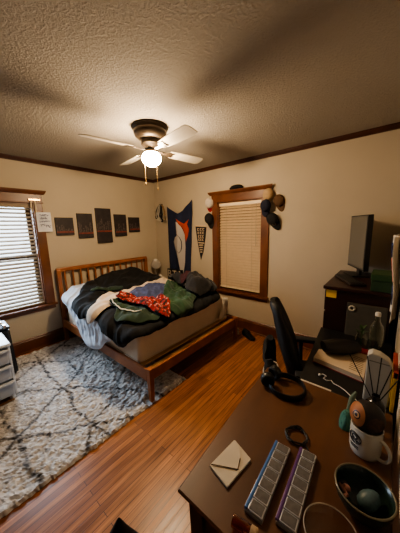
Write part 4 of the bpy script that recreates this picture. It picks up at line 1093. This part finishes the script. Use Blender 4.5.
# owl ball
ow = thing('owl_ornament', 'round brown and black owl ornament sitting in the white mug', 'ornament', (MX, MY, DT+.11))
oc = Vector((MX-.002, MY+.004, DT+.1515))
g = G().sph(oc, .056, (1, 1, .95), 28, 18)
ob = g.build('body', mat('owl_dark', (28, 20, 16), .6, var=.4, vscale=60), ow, smooth=60)
def on_ball(az, el, r=.056): return oc+Vector((r*math.cos(el)*math.cos(az), r*math.cos(el)*math.sin(az), .95*r*math.sin(el)))
def ball_patch(az0, el0, r0, rb, m, name, par, seg=20):
    q = bmesh.new(); d0 = (on_ball(az0, el0)-oc).normalized(); x = d0.cross(Vector((0, 0, 1))).normalized(); y = x.cross(d0)
    rings = [[q.verts.new(oc+d0*rb)]]
    for j in range(1, 6):
        th = r0*j/5; rings.append([q.verts.new(oc+(d0*math.cos(th)+(x*math.cos(2*PI*k/seg)+y*math.sin(2*PI*k/seg))*math.sin(th))*rb) for k in range(seg)])
    for k in range(seg): q.faces.new((rings[0][0], rings[1][k], rings[1][(k+1) % seg]))
    for a, b in zip(rings[1:], rings[2:]):
        for k in range(seg): q.faces.new((a[k], b[k], b[(k+1) % seg], a[(k+1) % seg]))
    bmesh.ops.recalc_face_normals(q, faces=q.faces)
    g = G(); g.add(q); return g.build(name, m, par, smooth=60)
az = math.radians(-140)
face = ball_patch(az-.1, .25, .85, .0568, mat('owl_brown', (150, 92, 52), .6, var=.15, vscale=40), 'face', ow)
ball_patch(az+.22, .36, .26, .0574, mat('owl_eye_dark', (36, 20, 14), .4), 'eye_rim', face)
ball_patch(az+.22, .36, .19, .0578, mat('owl_eye_tan', (170, 130, 90), .4), 'eye_iris', face)
ball_patch(az+.22, .36, .10, .0582, mat('owl_eye_dark', (0, 0, 0)), 'pupil', face)
ball_patch(math.radians(-55), .0, .6, .0566, mat('owl_wing', (58, 36, 22), .7, var=.5, vscale=90), 'wing', ow)
# teal cloth behind the mug
tl = thing('teal_pouch', 'small teal felt pouch tucked behind the white mug', 'pouch', (3.615, -1.985, DT))
heap('felt', (3.612, -1.975, DT), (.028, .032, .075), mat('teal_felt', (70, 118, 104), .95, var=.1), 6.6, tl, .15, 0.)
G().tube([(3.612, -1.95, DT+.06), (3.618, -1.92, DT+.105), (3.63, -1.9, DT+.13)], .009, 8, rads=[.009, .011, .005]).build('strap', mat('sage_felt', (96, 108, 92), .95), tl, smooth=60)
# reed diffuser
rd = thing('reed_diffuser', 'black reed diffuser with spread sticks behind the mug', 'diffuser', (3.70, -1.86, DT))
G().lathe([(0, 0), (.036, 0), (.038, .004), (.038, .075), (.03, .09), (.016, .1), (.015, .122), (.011, .122), (.011, .1), (0, .1)], (3.70, -1.86, DT), 24).build('bottle', mat('diffuser_black', (20, 18, 18), .25), rd, smooth=50)
rdm = mat('reed_black', (26, 20, 17), .8)
for tip in ((3.586, -1.84, 1.026), (3.655, -1.86, 1.045), (3.704, -1.85, 1.05), (3.742, -1.85, 1.01), (3.766, -1.87, .985)):
    tip = Vector(tip); basep = Vector((3.70+(3.70-tip.x)*.10, -1.86, DT+.05)); G().cyl(basep, tip, .0022, seg=7).build('reed', rdm, rd)
# bowl with egg
bw = thing('green_bowl', 'dark green glazed ceramic bowl on the desk beside the wall', 'bowl', (3.694, -2.298, DT))
BC = (3.694, -2.298, DT)
G().lathe([(0, .0), (.036, .0), (.038, .006), (.058, .025), (.073, .055), (.078, .082), (.0755, .0835), (.0725, .082), (.068, .055), (.053, .028), (.03, .012), (0, .010)], BC, 40).build('bowl_body', mat('green_glaze', (36, 52, 44), .25, col2=(22, 32, 27), vscale=20), bw, smooth=60)
G().tube([(BC[0]+.0755*math.cos(2*PI*k/40), BC[1]+.0755*math.sin(2*PI*k/40), DT+.083) for k in range(40)], .0026, 8, closed=True).build('rim', mat('rim_tan', (112, 104, 84), .35), bw, smooth=60)
eg = thing('teal_egg', 'speckled teal egg lying in the green bowl', 'egg', (3.70, -2.29, DT+.03))
g = G(); M_ = Matrix.Translation((3.708, -2.292, DT+.045)) @ Matrix.Rotation(.9, 4, 'Z') @ Matrix.Rotation(1.2, 4, 'Y'); g.lathe([(0, -.034), (.012, -.031), (.021, -.022), (.025, -.008), (.0245, .006), (.020, .02), (.012, .031), (.005, .036), (0, .037)], seg=24, M=M_)
g.build('shell', mat('egg_teal', (78, 100, 104), .45, var=.15, vscale=120), eg, smooth=60)
ft = thing('pink_figurine', 'tiny pink and dark figurine lying in the bowl beside the egg', 'figurine', (3.645, -2.31, DT+.03))
pk = mat('figurine_pink', (150, 104, 92), .6)
G().tube([(3.632, -2.296, DT+.05), (3.645, -2.312, DT+.052), (3.655, -2.325, DT+.055), (3.648, -2.338, DT+.06)], .006, 8).build('arm', pk, ft, smooth=60)
G().sph((3.650, -2.300, DT+.052), .013, (1, .8, .8)).build('head', pk, ft, smooth=60)
G().sph((3.643, -2.292, DT+.050), .014, (1, .9, .8)).build('body', mat('figurine_dark', (40, 34, 40), .6), ft, smooth=60)
yc = thing('yellow_eraser', 'small yellow eraser behind the green bowl', 'eraser', (3.672, -2.17, DT))
G().box((-.016, -.009, 0), (.016, .009, .016), .004, M=Matrix.Translation((3.665, -2.18, DT)) @ Matrix.Rotation(-.5, 4, 'Z')).build('rubber', mat('eraser_yellow', (206, 172, 96), .7), yc)
G().box((-.0165, -.0095, 0), (.004, .0095, .0168), .003, M=Matrix.Translation((3.665, -2.18, DT)) @ Matrix.Rotation(-.5, 4, 'Z')).build('sleeve', mat('eraser_sleeve', (170, 130, 84), .7), yc)
# clear cup
cu = thing('clear_cup', 'round clear plastic cup at the near edge of the desk', 'cup', (3.635, -2.455, DT))
G().lathe([(0, .002), (.05, .002), (.054, .006), (.064, .075), (.066, .08), (.0645, .081), (.062, .078), (.052, .008), (0, .005)], (3.637, -2.472, DT), 36).build('cup_body', clear_mat('cup_clear', (.86, .82, .78, 1), .2, .1), cu, smooth=60)
G().tube([(3.637+.0655*math.cos(2*PI*k/40), -2.472+.0655*math.sin(2*PI*k/40), DT+.081) for k in range(40)], .0016, 8, closed=True).build('rim', mat('cup_rim', (150, 138, 124), .3), cu, smooth=60)
# amber pill bottle
am = thing('amber_bottle', 'amber translucent pill bottle lying at the near desk edge', 'bottle', (3.43, -2.57, DT))
amm = clear_mat('amber_plastic', (.75, .28, .05, 1), .35, .1)
M_ = Matrix.Translation((3.402, -2.575, DT+.0165)) @ Matrix.Rotation(.15, 4, 'Z') @ Matrix.Rotation(PI/2, 4, 'Y')
G().lathe([(0, 0), (.0155, 0), (.016, .002), (.016, .052), (.014, .055)], seg=24, M=M_).build('tube', amm, am, smooth=50)
G().lathe([(0, .054), (.017, .054), (.017, .07), (.016, .072), (0, .072)], seg=24, M=M_).build('cap', mat('amber_cap', (176, 150, 120), .5), am, smooth=50)

# ------------------------------------------------------------------ black backpack at the lower frame edge
bpk = thing('backpack', 'black backpack on the floor beyond the brown desk corner, only its peak in view', 'backpack', (2.87, -2.70, 0))
q = bmesh.new(); bmesh.ops.create_icosphere(q, subdivisions=4, radius=1)
for v in q.verts:
    n = v.co; z = max(n.z, -.2); k = 1-.8*max(0, z)**.9
    v.co = Vector((2.85+n.x*.13*k, -2.70+n.y*.16*k+.04*max(0, z), max(.002, .06+z*.275)))
g = G(); g.add(q); g.build('bag_body', black_fab, bpk, smooth=70)
heap('front_pocket', (2.86, -2.86, .02), (.09, .05, .13), black_fab, 4.4, bpk, .1, 0.)

# ------------------------------------------------------------------ lights and world
def area(name, loc, rot, sx, sy, p, col):
    l = bpy.data.lights.new(name, 'AREA'); l.shape = 'RECTANGLE'; l.size = sx; l.size_y = sy; l.energy = p; l.color = col
    o = bpy.data.objects.new(name, l); C.objects.link(o); o.location = loc; o.rotation_euler = rot; return o
area('daylight_window', (-.6, -2.43, 1.75), (0, -PI/2+.3, 0), 1.9, 1.2, 165, (.68, .83, 1))
w = bpy.data.worlds.new('World'); bpy.context.scene.world = w; w.use_nodes = True
bg = w.node_tree.nodes['Background']; bg.inputs[0].default_value = (.86, .93, 1, 1); bg.inputs[1].default_value = 2.2

# ------------------------------------------------------------------ camera
cam = bpy.data.cameras.new('camera'); co = bpy.data.objects.new('camera', cam); C.objects.link(co)
yaw, pit, rol, f = math.radians(39.91), math.radians(-9.84), math.radians(-1.45), 228.431
d = Vector((-math.sin(yaw)*math.cos(pit), math.cos(yaw)*math.cos(pit), math.sin(pit))); r0 = Vector((math.cos(yaw), math.sin(yaw), 0)); u0 = r0.cross(d)
r1 = r0*math.cos(rol)+u0*math.sin(rol); u1 = -r0*math.sin(rol)+u0*math.cos(rol)
co.matrix_world = Matrix(((r1.x, u1.x, -d.x, 3.688), (r1.y, u1.y, -d.y, -3.04), (r1.z, u1.z, -d.z, 1.628), (0, 0, 0, 1)))
cam.sensor_fit = 'HORIZONTAL'; cam.sensor_width = 36; cam.lens = 36*f/400; cam.clip_start = .02
sc = bpy.context.scene; sc.camera = co
sc.view_settings.view_transform = 'AgX'
try: sc.view_settings.look = 'AgX - Medium High Contrast'
except Exception: pass
sc.view_settings.exposure = 0.75
sc.cycles.use_denoising = True
sc.cycles.max_bounces = 8; sc.cycles.transparent_max_bounces = 12
sc.cycles.sample_clamp_indirect = 6
